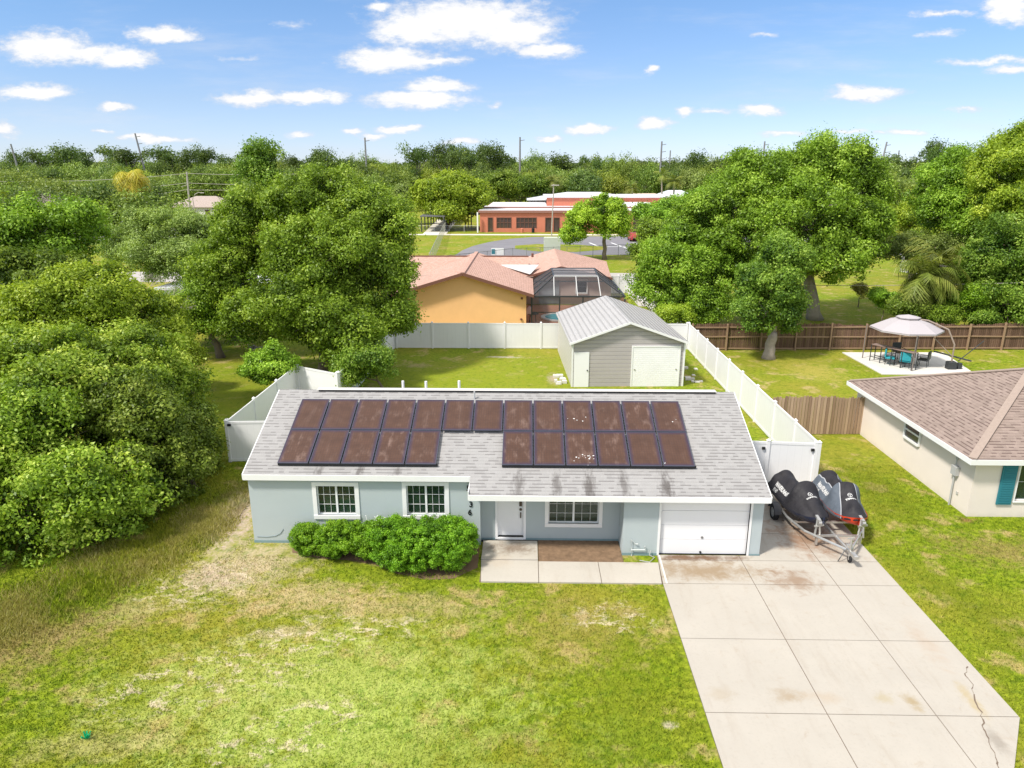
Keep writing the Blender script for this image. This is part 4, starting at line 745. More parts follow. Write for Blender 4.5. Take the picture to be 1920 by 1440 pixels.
def jetski(loc,rzv,label,grey,hullm,seed,bars=0):
    r=thing('jet_ski',label,'jet ski',loc,rzv)
    secs=[(0,.46,.28,.60,.2),(.1,.54,.26,.90,.24),(.28,.56,.25,1.02,.24),(.5,.58,.24,.86,.16),(.9,.60,.23,.93,.16),(1.25,.61,.22,.80,.15),(1.52,.62,.22,.84,.17),(1.66,.62,.22,1.16,.30),(1.86,.62,.22,1.27,.40),(2.0,.61,.22,1.12,.36),(2.12,.60,.23,.96,.22),(2.55,.53,.26,.82,.19),(2.9,.40,.32,.70,.14),(3.15,.22,.40,.58,.08),(3.28,.07,.46,.52,.03)]
    mb=loft([(y,hw,g+.07,t_,tw) for y,hw,g,t_,tw in secs]); o=mb.build('cover',covermat('cover_grey' if grey else 'cover_black',grey),r,True)
    sb=o.modifiers.new('s','SUBSURF'); sb.levels=sb.render_levels=2
    dg=bpy.context.evaluated_depsgraph_get(); me=bpy.data.meshes.new_from_object(o.evaluated_get(dg)); o.modifiers.clear(); 
    rng=np.random.default_rng(seed); n=len(me.vertices); C_=np.zeros(n*3); me.vertices.foreach_get('co',C_); C_=C_.reshape(-1,3)
    for _ in range(26):
        q=rng.uniform((-.6,0,.4),(.6,3.2,1.1)); dr_=unit(rng.normal(size=3)); fq=rng.uniform(7,16); wgt=np.exp(-np.sum((C_-q)**2,1)/.10); C_[:,2]+=.036*np.sin((C_@dr_)*fq)*wgt; C_[:,0]+=.02*np.cos((C_@dr_)*fq)*wgt
    me.vertices.foreach_set('co',C_.ravel()); me.polygons.foreach_set('use_smooth',[True]*len(me.polygons)); o.data=me
    # hull under the cover
    hb=MB(); V=[]
    for (y,hw,g,t_,tw) in secs: V.append([(-hw*.99,y,g+.14),(-hw*.96,y,g+.02),(-hw*.6,y,g-.10),(0,y,g-.2+.02*y),(hw*.6,y,g-.10),(hw*.96,y,g+.02),(hw*.99,y,g+.14)])
    k=7; hb.add([p for q in V for p in q],[(i*k+j,i*k+j+1,(i+1)*k+j+1,(i+1)*k+j) for i in range(len(V)-1) for j in range(k-1)]+[tuple(range(k)),tuple(range((len(V)-1)*k,len(V)*k))[::-1]]); hb.build('hull',hullm,r,True)
    bv=BVHTree.FromPolygons([tuple(v.co) for v in me.vertices],[tuple(p.vertices) for p in me.polygons])
    def lay(s_,size,cx,cy,rot,bold=.004):
        t_=textmesh(s_,size,MTXT,'lettering',o,Matrix.Translation((cx,cy,0))@Matrix.Rotation(rot,4,'Z'),0,bold)
        for v in t_.data.vertices:
            h=bv.ray_cast(Vector((v.co.x,v.co.y,3)),Vector((0,0,-1)))[0]; v.co.z=(h.z if h else .5)+.012
    # local +y is the nose; letters run towards the nose on the flank seen from the drive
    lay('WAVERUNNER',.15,.42,1.05,R(90),.006); lay('FX HO',.10,.54,.78,R(90),.004)
    lay('YAMAHA',.085,0,2.40,R(180),.004)
    e=MB()
    ring=[(math.cos(a),math.sin(a)) for a in np.linspace(0,2*math.pi,20,endpoint=False)]
    def pt(x,y): h=bv.ray_cast(Vector((x,y,3)),Vector((0,0,-1)))[0]; return (x,y,(h.z if h else .5)+.012)
    for i in range(20):
        a,b_=ring[i],ring[(i+1)%20]; e.sheet([pt(a[0]*.062,2.26+a[1]*.062),pt(b_[0]*.062,2.26+b_[1]*.062),pt(b_[0]*.078,2.26+b_[1]*.078),pt(a[0]*.078,2.26+a[1]*.078)])
    for a in(R(90),R(210),R(330)):
        ca,sa=math.cos(a),math.sin(a); e.sheet([pt(-sa*.008,2.26+ca*.008),pt(ca*.06-sa*.008,2.26+sa*.06+ca*.008),pt(ca*.06+sa*.008,2.26+sa*.06-ca*.008),pt(sa*.008,2.26-ca*.008)])
    e.build('emblem',MTXT,o)
    return r
jetski((9.42,24.35,.42),R(180+4),'black covered jet ski, the left one of two on the trailer',False,simple('dark_blue_hull',(.02,.025,.05),.3,.2),1)
jetski((11.02,24.35,.42),R(180-3),'jet ski with silver sided cover and red hull, nearest the lawn',True,simple('red_hull',(.62,.06,.02),.3,.15),2)
tr=thing('boat_trailer','galvanised double trailer parked on the driveway under two covered jet skis','trailer',(0,0,0))
b=MB(); b.tube([(8.98,24.5,.42),(8.98,22.3,.42),(9.2,21.3,.42),(10.05,20.1,.42)],.045,8); b.tube([(11.3,24.5,.42),(11.3,22.3,.42),(11.05,21.3,.42),(10.2,20.1,.42)],.045,8)
for y in(24.3,23.0,22.0): b.bar((8.98,y,.40),(11.3,y,.40),.07)
b.tube([(10.1,21.9,.36),(10.12,20.1,.4),(10.12,19.75,.42)],.05,8); b.build('frame',MSTEEL,tr)
for sx in(8.78,11.52):
    w_=empty('wheel'); w_.parent=tr; q=Matrix.Translation((sx,22.95,.29))@Matrix.Rotation(R(90),4,'Y')
    b=MB(); b.lathe([(.17,-.08),(.25,-.09),(.285,-.06),(.29,0),(.285,.06),(.25,.09),(.17,.08)],24,(0,0,0),q); b.build('tyre',MBLACK,w_,True)
    b=MB(); b.lathe([(.001,-.05),(.06,-.06),(.07,-.03),(.15,-.04),(.175,-.08),(.175,.08),(.15,.04),(.001,.04)],20,(0,0,0),q); b.build('rim',simple('rim_grey',(.4,.4,.4),.4,.1,5,metal=.5),w_,True)
    f=MB(); n_=10
    for i in range(n_): a0,a1=R(10+160*i/n_),R(10+160*(i+1)/n_); f.slab([(sx-.12,22.95+.36*math.cos(a0),.29+.36*math.sin(a0)),(sx+.12,22.95+.36*math.cos(a0),.29+.36*math.sin(a0)),(sx+.12,22.95+.36*math.cos(a1),.29+.36*math.sin(a1)),(sx-.12,22.95+.36*math.cos(a1),.29+.36*math.sin(a1))],.015)
    f.build('fender',simple('fender_grey',(.06,.06,.065),.5,.1,5),tr)
for sx in(9.5,10.9):
    b=MB(); b.bar((sx-.09,21.0,.35),(sx-.03,21.05,1.0),.05); b.bar((sx+.09,21.0,.35),(sx+.03,21.05,1.0),.05); b.bar((sx-.14,21.0,.75),(sx+.16,21.0,.8),.05); b.bar((sx,20.95,.95),(sx,21.25,1.0),.09,.07); b.lathe([(.001,-.05),(.07,-.05),(.07,.05),(.001,.05)],10,(0,0,0),Matrix.Translation((sx+.02,20.98,.88))@Matrix.Rotation(R(90),4,'Y')); b.bar((sx-.02,21.0,.1),(sx,21.0,.4),.07); b.build('winch_post',MSTEEL,tr)
b=MB(); b.bar((9.5,21.0,.42),(10.9,21.0,.42),.06); b.bar((10.9,21.05,.40),(10.3,20.5,.40),.05); b.build('cross_bar',MSTEEL,tr)
b=MB(); b.tube([(10.12,20.0,.13),(10.12,20.0,.85)],.035,8); b.bar((10.0,20.0,.85),(10.2,20.0,.87),.03); b.bar((10.0,20.05,.6),(10.22,20.0,.6),.07); b.build('jack',MSTEEL,tr)
b=MB(); b.lathe([(.03,-.03),(.1,-.035),(.11,0),(.1,.035),(.03,.03)],16,(0,0,0),Matrix.Translation((10.13,19.98,.155))@Matrix.Rotation(R(90),4,'Y')); b.build('jack_wheel',MBLACK,tr,True)
b=MB(); b.bev(10.05,10.19,19.55,19.85,.38,.5,.03); b.build('coupler',MSTEEL,tr); b=MB(); b.tube([(10.0,20.1,.4),(9.85,20.0,.2),(9.8,20.02,.05)],.015,5); b.build('safety_chain',MALU,tr)
# ============================================================ GAZEBO PATIO
gz=thing('garden_gazebo','large lavender grey octagonal canopy with a vent cap over the patio','gazebo',(24.25,45.0,0))
mb=MB(); n=8
def ringp(r,z,rot=R(22.5)): return [Vector((r*math.cos(rot+2*math.pi*k/n),r*math.sin(rot+2*math.pi*k/n),z)) for k in range(n)]
r0,r1,r2=ringp(2.12,2.36),ringp(1.3,2.78),ringp(.60,3.0)
for a,b_ in((r0,r1),(r1,r2)):
    for k in range(n): mb.slab([a[k],a[(k+1)%n],b_[(k+1)%n],b_[k]],.02)
for k in range(n): mb.sheet([r0[k],r0[(k+1)%n],r0[(k+1)%n]-Vector((0,0,.10)),r0[k]-Vector((0,0,.10))])
mb.build('canopy',MCANV,gz)
mb=MB(); r3,r4=ringp(.72,3.08),Vector((0,0,3.24))
for k in range(n): mb.slab([r3[k],r3[(k+1)%n],r4],.02); mb.sheet([r3[k],r3[(k+1)%n],r3[(k+1)%n]-Vector((0,0,.05)),r3[k]-Vector((0,0,.05))])
mb.build('vent_cap',MCANV,gz)
rib=MB()
for k in range(n): rib.tube([r0[k]*.98-Vector((0,0,.02)),r1[k]*.97-Vector((0,0,.04)),r2[k]*.9],.02,5)
rib.build('rib',MALU,gz)
mb=MB(); mb.tube([(2.35,-1.4,.06),(2.35,-1.4,1.6),(2.0,-1.1,2.5),(1.0,-.5,2.95),(0,0,3.0)],.05,8); mb.tube([(2.3,-1.35,.9),(.6,-.5,2.7)],.03,6); mb.build('side_pole',simple('pole_brown',(.3,.24,.2),.5,.1),gz)
for(x,y) in((-.35,-2.0),(-1.9,1.3),(1.6,1.4)): mb=MB(); mb.tube([(x,y,.06),(x,y,2.3)],.035,7); mb.build('pole',simple('pole_dark',(.2,.17,.16),.5,.1),gz)
mb=MB(); mb.bev(2.1,2.6,-1.6,-1.2,.06,.55,.05); mb.bev(2.75,3.0,-1.5,-1.25,.06,.45,.03); mb.build('weight_block',MALU,gz)
mb=MB(); mb.tube([(1.6,-.6,1.0),(3.6,-1.35,.55)],.05,6); tag(mb.build('fallen_pole',MALU),'x','pole'); o=bpy.data.objects['fallen_pole']; o.location=(24.25,45,0); o['label']='dark pole leaning low at the right side of the patio'
mb=MB(); mb.tube([(27.2,43.9,.5),(29.4,45.2,1.5)],.03,6); tag(mb.build('fishing_rod',MALU),'thin dark rod leaning out over the grass right of the patio','rod')
def chair(x,y,rzv,label,cush=MTEALC):
    r=thing('patio_chair',label,'chair',(x,y,.06),rzv,'chairs on the patio')
    for sx in(-.25,.25):
        for sy in(-.25,.25): m_=MB(); m_.tube([(sx,sy,0),(sx*.95,sy*.95,.42)],.018,6); m_.build('leg',MALU,r)
    m_=MB(); m_.bev(-.3,.3,-.28,.28,.40,.50,.04); m_.build('seat',cush,r); m_=MB(); m_.bev(-.3,.3,.24,.33,.5,1.02,.04); m_.build('backrest',cush,r)
    for sx in(-.3,.3): m_=MB(); m_.tube([(sx,.28,.68),(sx,-.26,.66),(sx,-.27,.42)],.018,6); m_.build('armrest',MALU,r)
chair(23.35,44.7,R(60),'teal cushioned patio chair with the tallest back, left of the table'); chair(23.9,43.9,R(150),'teal cushioned patio chair nearest the cream house roof'); chair(25.2,44.2,R(-130),'dark patterned patio chair at the right of the table',MALU); chair(24.7,46.3,R(10),'patio chair behind the table in front of the wooden fence',MALU)
t_=thing('patio_table','dark round patio table under the lavender grey canopy','table',(24.4,45.1,.06)); m_=MB(); m_.lathe([(.001,.70),(.62,.70),(.62,.74),(.001,.74)],20); m_.build('table_top',simple('brown_top',(.14,.08,.07),.4,.2,4),t_); m_=MB(); m_.lathe([(.3,0),(.28,.04),(.04,.06),(.04,.7)],14); m_.build('pedestal',MALU,t_)
sw_=thing('bar_railing','dark metal bar-height railing table at the left side of the patio','railing',(0,0,.06))
P_=[Vector((22.5,45.6,0)),Vector((23.9,43.1,0))]; d_=(P_[1]-P_[0]); nn=Vector((-d_.y,d_.x,0)).normalized()*.45
m_=MB(); m_.slab([P_[0]+Vector((0,0,1.12)),P_[1]+Vector((0,0,1.12)),P_[1]+nn+Vector((0,0,1.12)),P_[0]+nn+Vector((0,0,1.12))],.04); m_.build('counter',simple('counter_brown',(.28,.2,.18),.5,.15,4),sw_)
for k in range(5):
    for o_ in(Vector(),nn): q=P_[0]+d_*k/4+o_; m_=MB(); m_.tube([q,q+Vector((0,0,1.08))],.03,6); m_.build('leg',MALU,sw_)
m_=MB(); m_.bar(P_[0]+Vector((0,0,.3)),P_[1]+Vector((0,0,.3)),.04); m_.bar(P_[0]+nn+Vector((0,0,.3)),P_[1]+nn+Vector((0,0,.3)),.04); m_.build('foot_rail',MALU,sw_)
# ============================================================ SCHOOL
sc_=thing('school_building','long low red brick building with a white flat roof across the road','building')
SY=158.5; b=MB()
ops=[(1.7,2.9,.1,3.2),(3.6,6.9,.9,3.2),(7.9,12.4,.9,3.2),(14.2,15.6,.1,3.2),(16.0,17.4,.1,3.2),(33.2,36.4,0,3.6)]
wall(b,(-10.2,SY),(60,SY),0,4.4,ops,.4); b.box(-10.2,-9.8,SY+.4,212,0,4.4); b.box(59.6,60,SY+.4,212,0,4.4); b.box(-9.8,59.6,211.6,212,0,4.4); b.box(-9.8,59.6,160.5,160.7,0,4.3) if False else None
b.box(5,60,185,185.4,4.5,6.6); b.build('wall',MBRICK,sc_)
b=MB(); b.box(-10.5,60.3,SY-.3,185,4.4,4.62); b.box(-9.8,5.3,185,212.5,4.4,4.62); b.build('roof',MWROOF,sc_)
b=MB(); b.box(-10.55,60.35,SY-.36,SY-.3,4.15,4.68); b.box(-10.5,60,171,171.3,4.62,4.95); b.build('roof_edge',simple('roof_edge_brown',(.30,.15,.12)),sc_)
b=MB(); b.box(4.7,60.3,184.6,215,6.6,6.85); b.build('upper_roof',MWROOF,sc_)
b=MB(); b.box(22,30,178,184.5,4.62,5.6); b.build('roof_plant_room',MW,sc_)
MDW=simple('dark_window',(.07,.045,.04),.15,.4,1.2,sp=.8)
for k,(s0,s1,z0,z1) in enumerate(ops):
    X0,X1=-10.2+s0,-10.2+s1; p=MB(); nmn='door' if z0<.2 else 'window'; p.box(X0,X1,SY-.06,SY+.05,z1-.15,z1); p.box(X0,X0+.15,SY-.06,SY+.05,z0,z1-.15); p.box(X1-.15,X1,SY-.06,SY+.05,z0,z1-.15); wn=p.build(nmn,MFASB,sc_)
    if nmn=='window':
        n_=int((X1-X0)/.8)
        p=MB()
        for i in range(1,n_): x=X0+(X1-X0)*i/n_; p.box(x-.05,x+.05,SY,SY+.08,z0,z1-.15)
        p.box(X0+.15,X1-.15,SY,SY+.09,(z0+z1)/2-.05,(z0+z1)/2+.05); p.build('mullion',MFASB,wn)
    p=MB(); p.box(X0+.1,X1-.1,SY+.1,SY+.15,z0,z1-.1); p.build('pane',MDW,wn)
for x in(1.4,-1.0,7.2): p=MB(); p.lathe([(.3,.0),(.33,.9),(.1,1.0)],8,(x,SY-1,0)); tag(p.build('trash_can',MBLACK if x>0 else MBRICK),{1.4:'black bin between window and doors of the brick building',-1.0:'red bin under the window of the brick building',7.2:'bin right of the double doors of the brick building'}[x],'bin')
b=MB(); b.box(-10.8,-10.5,SY-1,SY-.7,0,4.3); b.build('downpipe',MW,sc_)
def house_simple(name,label,x,y,w_,d_,e_,sl__,wm_,rm_,rot=0,wins=(),rlabel=None):
    h=thing(name,label,'building' if name=='building' else 'house',(x,y,0),rot); b=MB(); b.box(-w_/2,w_/2,0,d_,0,e_); b.build('wall',wm_,h); b=MB(); o=.5; rs=min(w_,d_)/2+o; zt=e_+sl__*rs; E_=[(-w_/2-o,-o,e_),(w_/2+o,-o,e_),(w_/2+o,d_+o,e_),(-w_/2-o,d_+o,e_)]
    if w_>=d_: A,B=(-w_/2-o+rs,d_/2,zt),(w_/2+o-rs,d_/2,zt); b.slab([E_[0],E_[1],B,A],.2); b.slab([E_[2],E_[3],A,B],.2); b.slab([E_[1],E_[2],B],.2); b.slab([E_[3],E_[0],A],.2)
    else: A,B=(0,-o+rs,zt),(0,d_+o-rs,zt); b.slab([E_[0],E_[1],A],.2); b.slab([E_[1],E_[2],B,A],.2); b.slab([E_[2],E_[3],B],.2); b.slab([E_[3],E_[0],A,B],.2)
    b.build('roof',rm_,h)
    for(x0,x1,z0,z1) in wins: b=MB(); b.box(x0,x1,-.06,-.01,z0,z1); b.build('window',MDW,h)
    return h
MWHR=simple('white_roof_sheet',(.62,.64,.66),.6,.06,.3)
c=GY(1100,372,215); house_simple('building','low building with a shallow white roof behind the brick school','x' and c.x,215,34,24,5.2,.16,simple('pale_wall',(.4,.42,.42)),MWHR)
c=GY(1212,368,262); house_simple('house','house with a sandy tan roof beyond the school',c.x,262,20,12,3.6,.36,simple('tan_wall',(.5,.32,.2)),simple('sand_roof',(.55,.45,.36)),0,[(-6,-4,.5,3),(0,2,.5,3),(5,6,.5,3)])
c=GY(1258,368,270); house_simple('house','pale blue house with a light grey roof beyond the school',c.x+2,268,17,12,4.2,.42,simple('pale_blue_wall',(.42,.56,.62)),simple('ice_roof',(.60,.66,.72)),0,[(-5,-4,1,3.4),(2,3,1,3.4)])
c=GY(372,400,212); house_simple('house','long white house with a beige shingle roof beside the utility pole',c.x,212,19,13,3.2,.42,simple('white_wall',(.66,.65,.66)),MTROOF,0,[(-6,-4.5,1,2.4),(2,3.5,1,2.4)])
c=GY(440,392,225); house_simple('house','cream house with a second beige roof mostly behind the big oak',c.x,225,16,12,3.6,.4,simple('cream_wall',(.62,.56,.5)),MTROOF)
house_simple('house','pale blue house glimpsed through the trees on the left',-24.5,58,11,8,2.9,.1,simple('sky_blue_wall',(.50,.66,.68)),MWHR)
c=GY(1720,515,88); house_simple('house','white walled house with a pinkish roof behind the palms',c.x+8.5,84,13,10,2.9,.3,simple('white_wall2',(.66,.64,.66)),MPROOF,R(12))
c=GY(75,440,130); house_simple('house','white building corner glimpsed above the bright green trees on the left',c.x+4,135,14,10,3,.3,simple('white_wall3',(.6,.6,.6)),MWHR)
# covered walkway
cw=thing('covered_walkway','dark roofed walkway on slim posts running back beside the school oak','walkway')
b=MB(); b.slab([(-23.2,158,3.5),(-17.8,158,3.5),(-19.3,205,3.5),(-25.5,205,3.5)],.2); b.build('roof',simple('dark_roof',(.12,.12,.13)),cw)
for k in range(7):
    for s_,x in enumerate((-23,-18)): y=158.5+k*7; b=MB(); b.box(x-.12-k*.22,x+.12-k*.22,y,y+.24,0,3.3); b.build('post',MALU,cw)
for i,(x,y) in enumerate([(-12.5,172),(-14,180)]): pass
b=MB(); b.box(-14.5,-10.2,165,175,3.4,3.65); b.build('side_roof',MALU,cw); 
for(x,y) in((-14,165.5),(-12.6,165.5),(-14,174)): b=MB(); b.box(x-.12,x+.12,y,y+.24,0,3.4); b.build('post',MALU,cw)
# chain-link fences
MLINK=screenmesh('chain_link',(.50,.53,.56),.72); MLINKD=screenmesh('chain_link_far',(.16,.17,.18),.86)
def link(pts_,h,label,mat,n_,pm=MSTEEL):
    r=thing('chain_link_fence',label,'fence'); b=MB(); q=MB(); rr=MB()
    for a,c_ in zip(pts_,pts_[1:]):
        a,c_=Vector((*a,0)),Vector((*c_,0)); b.sheet([a,c_,c_+Vector((0,0,h)),a+Vector((0,0,h))]); rr.bar(a+Vector((0,0,h)),c_+Vector((0,0,h)),.05)
        for i in range(n_): p=a.lerp(c_,i/n_); q=MB(); q.tube([p,p+Vector((0,0,h+.05))],.035,5); q.build('post',pm,r)
    b.build('mesh',mat,r); rr.build('top_rail',pm,r)
link([(-12.5,92),(-17.2,150),(-20,186)],2.1,'silver chain link fence running away from the salmon roof towards the school',MLINK,14)
link([(-12.4,92),(-2,104),(16,110.8),(60,111.5)],1.7,'long dark chain link fence along the near side of the parking lot',MLINKD,9,MPOLE)
link([(-27,160),(-10.5,160)],1.3,'low pale fence between the walkway and the brick school',MLINKD,5,MW)
s_=thing('sign_board','small white sign hanging on the chain link fence','sign',(-4.2,104.1,0)); b=MB(); b.box(-.9,.9,-.06,0,.75,1.75); b.build('board',MW,s_); b=MB(); b.box(-.85,-.35,-.08,-.062,.9,1.6); b.build('green_patch',MTEAL,s_)
u=thing('utility_box','white rectangular screen panel standing on the parking island','panel',(4.0,113.5,0)); b=MB(); b.bev(-1.3,1.3,-.3,.3,0,2.6,.1); b.build('panel',simple('white_green',(.52,.56,.48)),u)
# parked car
def car(x,y,rzv,label,mat):
    r=thing('parked_car',label,'car',(x,y,0),rzv); b=MB(); S=[(-2.2,.55,.75),(-2.1,.85,1.0),(-1.2,.9,1.05),(-.6,.9,1.5),(.9,.9,1.52),(1.7,.9,1.1),(2.15,.86,1.0),(2.2,.7,.6)]
    for a,c_ in zip(S,S[1:]): b.add([(a[0],-a[1],.35),(a[0],a[1],.35),(a[0],a[1]*.95,a[2]*.7),(a[0],a[1]*.75,a[2]),(a[0],-a[1]*.75,a[2]),(a[0],-a[1]*.95,a[2]*.7),(c_[0],-c_[1],.35),(c_[0],c_[1],.35),(c_[0],c_[1]*.95,c_[2]*.7),(c_[0],c_[1]*.75,c_[2]),(c_[0],-c_[1]*.75,c_[2]),(c_[0],-c_[1]*.95,c_[2]*.7)],[(i,(i+1)%6,6+(i+1)%6,6+i) for i in range(6)])
    b.build('body',mat,r); g_=MB(); 
    for s_ in(-1,1): g_.sheet([(-.75,s_*.88,1.08),(1.2,s_*.88,1.08),(.85,s_*.76,1.44),(-.5,s_*.76,1.44)])
    g_.build('side_window',MDW,r)
    for x_ in(-1.4,1.4):
        for y_ in(-.85,.85): w_=MB(); w_.lathe([(.001,-.1),(.32,-.1),(.33,0),(.32,.1),(.001,.1)],12,(0,0,0),Matrix.Translation((x_,y_,.33))@Matrix.Rotation(R(90),4,'X')); w_.build('wheel',MBLACK,r)
c=G(1216,452,0); car(c.x,c.y,0,'white parked car on the school lot beside the trees',simple('white_car_paint',(.7,.7,.72),.25,.02,sp=.6))
c=G(1197,450,0); car(c.x-1.2,c.y-2,R(90),'dark red parked vehicle seen end-on next to the white car',simple('red_car_paint',(.35,.05,.05),.3,.05))
c=G(222,440,0); house_simple('shed','small open shed with a pale roof at the end of the side road',c.x,c.y+4,9,6,3.2,.2,simple('shed_dark',(.12,.12,.11)),simple('pale_shed_roof',(.5,.47,.46)))
# ============================================================ POLES AND WIRES
def tpole(px,py,Y,label,lean=0,r_=.35,arms=0,mat=MPOLE):
    t=GY(px,py,Y); p=thing('transmission_pole',label,'pole',(t.x+lean,Y,0),0,'tall poles on the horizon'); b=MB(); b.tube([(0,0,0),(-lean,0,t.z)],[r_*1.3,r_*.8],8); b.build('shaft',mat,p)
    if arms:
        for k in range(arms): a=MB(); z=t.z-1.5-k*3; a.bar((-lean*z/t.z,0,z),(-lean*z/t.z+2,0,z+.3),.25); a.build('arm',mat,p)
for px,py,Y,l,ln,a in((20,270,330,'leaning tall pole at the far left of the skyline',3,0),(253,250,330,'tall leaning pole above the yellow palm',4,2),(684,258,330,'tall straight pole on the skyline right of the big oak',0,1),(975,257,330,'tall pole on the skyline above the school roof',0,1),(1241,265,330,'tall pole with short arms on the skyline above the pale blue house',0,4),(1257,282,430,'shorter pole just right of the armed pole',0,0),(1434,265,330,'pole tip rising from behind the right oak',0,1),(1663,266,330,'tall pole with short arms right of the right oak',-3,4),(1686,282,430,'shorter pole at the right of the skyline',0,0)): tpole(px,py,Y,l,ln,.42,a)
up=thing('utility_pole','weathered utility pole carrying the wires beside the white house','pole',(GY(357,405,205).x,205,0)); tp=GY(350,322,205); b=MB(); b.tube([(0,0,0),(tp.x-up.location.x,0,tp.z)],[.32,.22],8); b.build('shaft',MPOLEW,up)
b=MB(); b.bar((-1.6,0,9.0),(.4,0,9.6),.12); b.build('crossarm',MPOLEW,up)
sl2=thing('street_lamp','grey street lamp with a curved arm beside the utility pole','street lamp',(GY(367,405,203).x,203,0)); b=MB(); b.tube([(0,0,0),(-.3,0,5.8),(.5,0,7),(1.6,0,7.5),(2.4,0,7.4)],[.14,.12,.1,.09,.08],6); b.build('post',MPOLEW,sl2); b=MB(); b.bev(2.2,3.1,-.2,.2,7.3,7.5,.05); b.build('lamp_head',MPOLEW,sl2)
lp=thing('light_pole','slim parking lot light pole in front of the school','lamp post',(G(1032,458,0).x,126,0)); tp=GY(1037,345,126); b=MB(); b.tube([(0,0,0),(.3,0,tp.z)],[.13,.1],6); b.build('post',MPOLEW,lp); b=MB(); b.box(-.1,1.2,-.2,.2,tp.z-.3,tp.z-.1); b.build('lamp_head',MPOLEW,lp)
def wire(a,b_,sag,label,r_=.035):
    a,b_=Vector(a),Vector(b_); ps=[a.lerp(b_,k/16)-Vector((0,0,sag*4*(k/16)*(1-k/16))) for k in range(17)]; m_=MB(); m_.tube(ps,r_,4); tag(m_.build('power_line',MPOLEW),label,'wire')
tp=GY(350,322,205)
for(y0,y1,l) in((340,325,'topmost power line running left from the utility pole'),(364,343,'second power line running left from the utility pole'),(388,356,'lowest power line running left from the utility pole')): wire(GY(-40,y0,165),GY(350,y1,205),.8,l,.055)
for(y0,y1,l) in((325,326,'upper power line running right from the utility pole to the oak'),(343,345,'middle power line running right from the utility pole'),(356,352,'lower power line running right from the utility pole')): wire(GY(350,y0,205),GY(560,y1,205),.3,l,.05)
wire(GY(700,512,60),GY(1000,519,66),.15,'thin wire crossing above the orange house roof',.02); wire(GY(1160,524,66),GY(1980,528,50),.4,'thin wire crossing in front of the right hand trees',.02)
# ============================================================ NEAR TREES AND PLANTS
def T(label,basepx,lobes,n,leaf,clump,lm,seed,bark=MBARK,name='oak_tree',cat='tree',base=None,**k):
    b=G(*basepx,0) if base is None else Vector(base); return tree(name,label,cat,b,PL(*lobes) if len(lobes[0])==5 else lobes,n,leaf,clump,lm,bark,seed,**k)
# left thicket
T('nearest vine covered thicket tree at the lower left edge',(60,1075),[(60,960,20.8,120,120),(185,935,21.6,115,115),(-60,900,21.5,120,150),(40,820,22.6,120,110)],62000,.17,.42,LF_VINE,1,name='thicket_tree',tr=.12,twigs=90,under=.75,base=(-13.6,22.3,0))
T('dark green thicket tree closest to the left house corner',(310,960),[(300,880,24.2,90,90),(350,820,26.2,50,70),(240,790,25,105,90),(378,845,26.8,30,34)],48000,.16,.42,LF_OAK2,2,name='thicket_tree',tr=.12,twigs=40,under=.75,base=(-12.6,24.8,0))
T('large middle thicket tree with mixed green vines',(180,960),[(140,720,26,130,100),(265,690,28.5,88,85),(320,735,29.5,50,68),(40,700,26.5,110,100)],62000,.18,.5,LF_VINE,3,name='thicket_tree',tr=.2,twigs=40,under=.6,base=(-17,27.5,0))
T('yellow-green thicket tree at the top of the left thicket',(170,800),[(175,580,32.5,105,75),(270,610,34,85,60),(90,610,31.5,100,80),(312,655,35,42,42)],48000,.19,.5,LF_BRI,4,name='thicket_tree',tr=.2,twigs=60,base=(-21,33,0),under=.5)
T('bright green tree at the upper left edge of the photo',(60,700),[(50,430,43,110,55),(140,440,45,52,50),(-40,470,42,120,90),(90,500,43,80,60)],46000,.24,.75,LF_OAK,5,tr=.3,twigs=20,base=(-30,43,0),bark=MBARKL)
T('dark tree under the bright green tree at the left edge',(20,700),[(20,560,38,110,80),(130,540,40,70,60)],22000,.24,.7,LF_OAK2,6,tr=.25,base=(-27,38,0))
T('round olive green tree left of the big oak',(330,600),[(325,435,64,95,45),(270,470,62,60,48),(395,455,64,55,50),(330,490,60,80,42)],46000,.24,.7,LF_OLV,7,tr=.35,base=(-30,64,0))
T('darker tree below the round olive tree in front of the pale blue house',(400,640),[(410,520,52,60,60),(370,570,50,55,45),(440,590,50,50,40)],22000,.20,.55,LF_OAK2,8,tr=.22,base=(-21.5,51,0))
T('small tree with a crooked dark trunk left of the big oak',(415,672),[(400,570,46,58,55),(370,600,45,38,38),(445,600,46,45,40)],20000,.19,.5,LF_OAK,9,tr=.22,lean=(-.7,0,2.4),base=(-20.4,45.8,0))
T('pale shrub at the foot of the crooked trunk tree',(360,700),[(352,672,38,26,26),(320,650,38,36,36)],12000,.17,.4,LF_BRI,10,name='shrub',cat='shrub',tr=.08,base=(-18.5,37.5,0),under=.8)
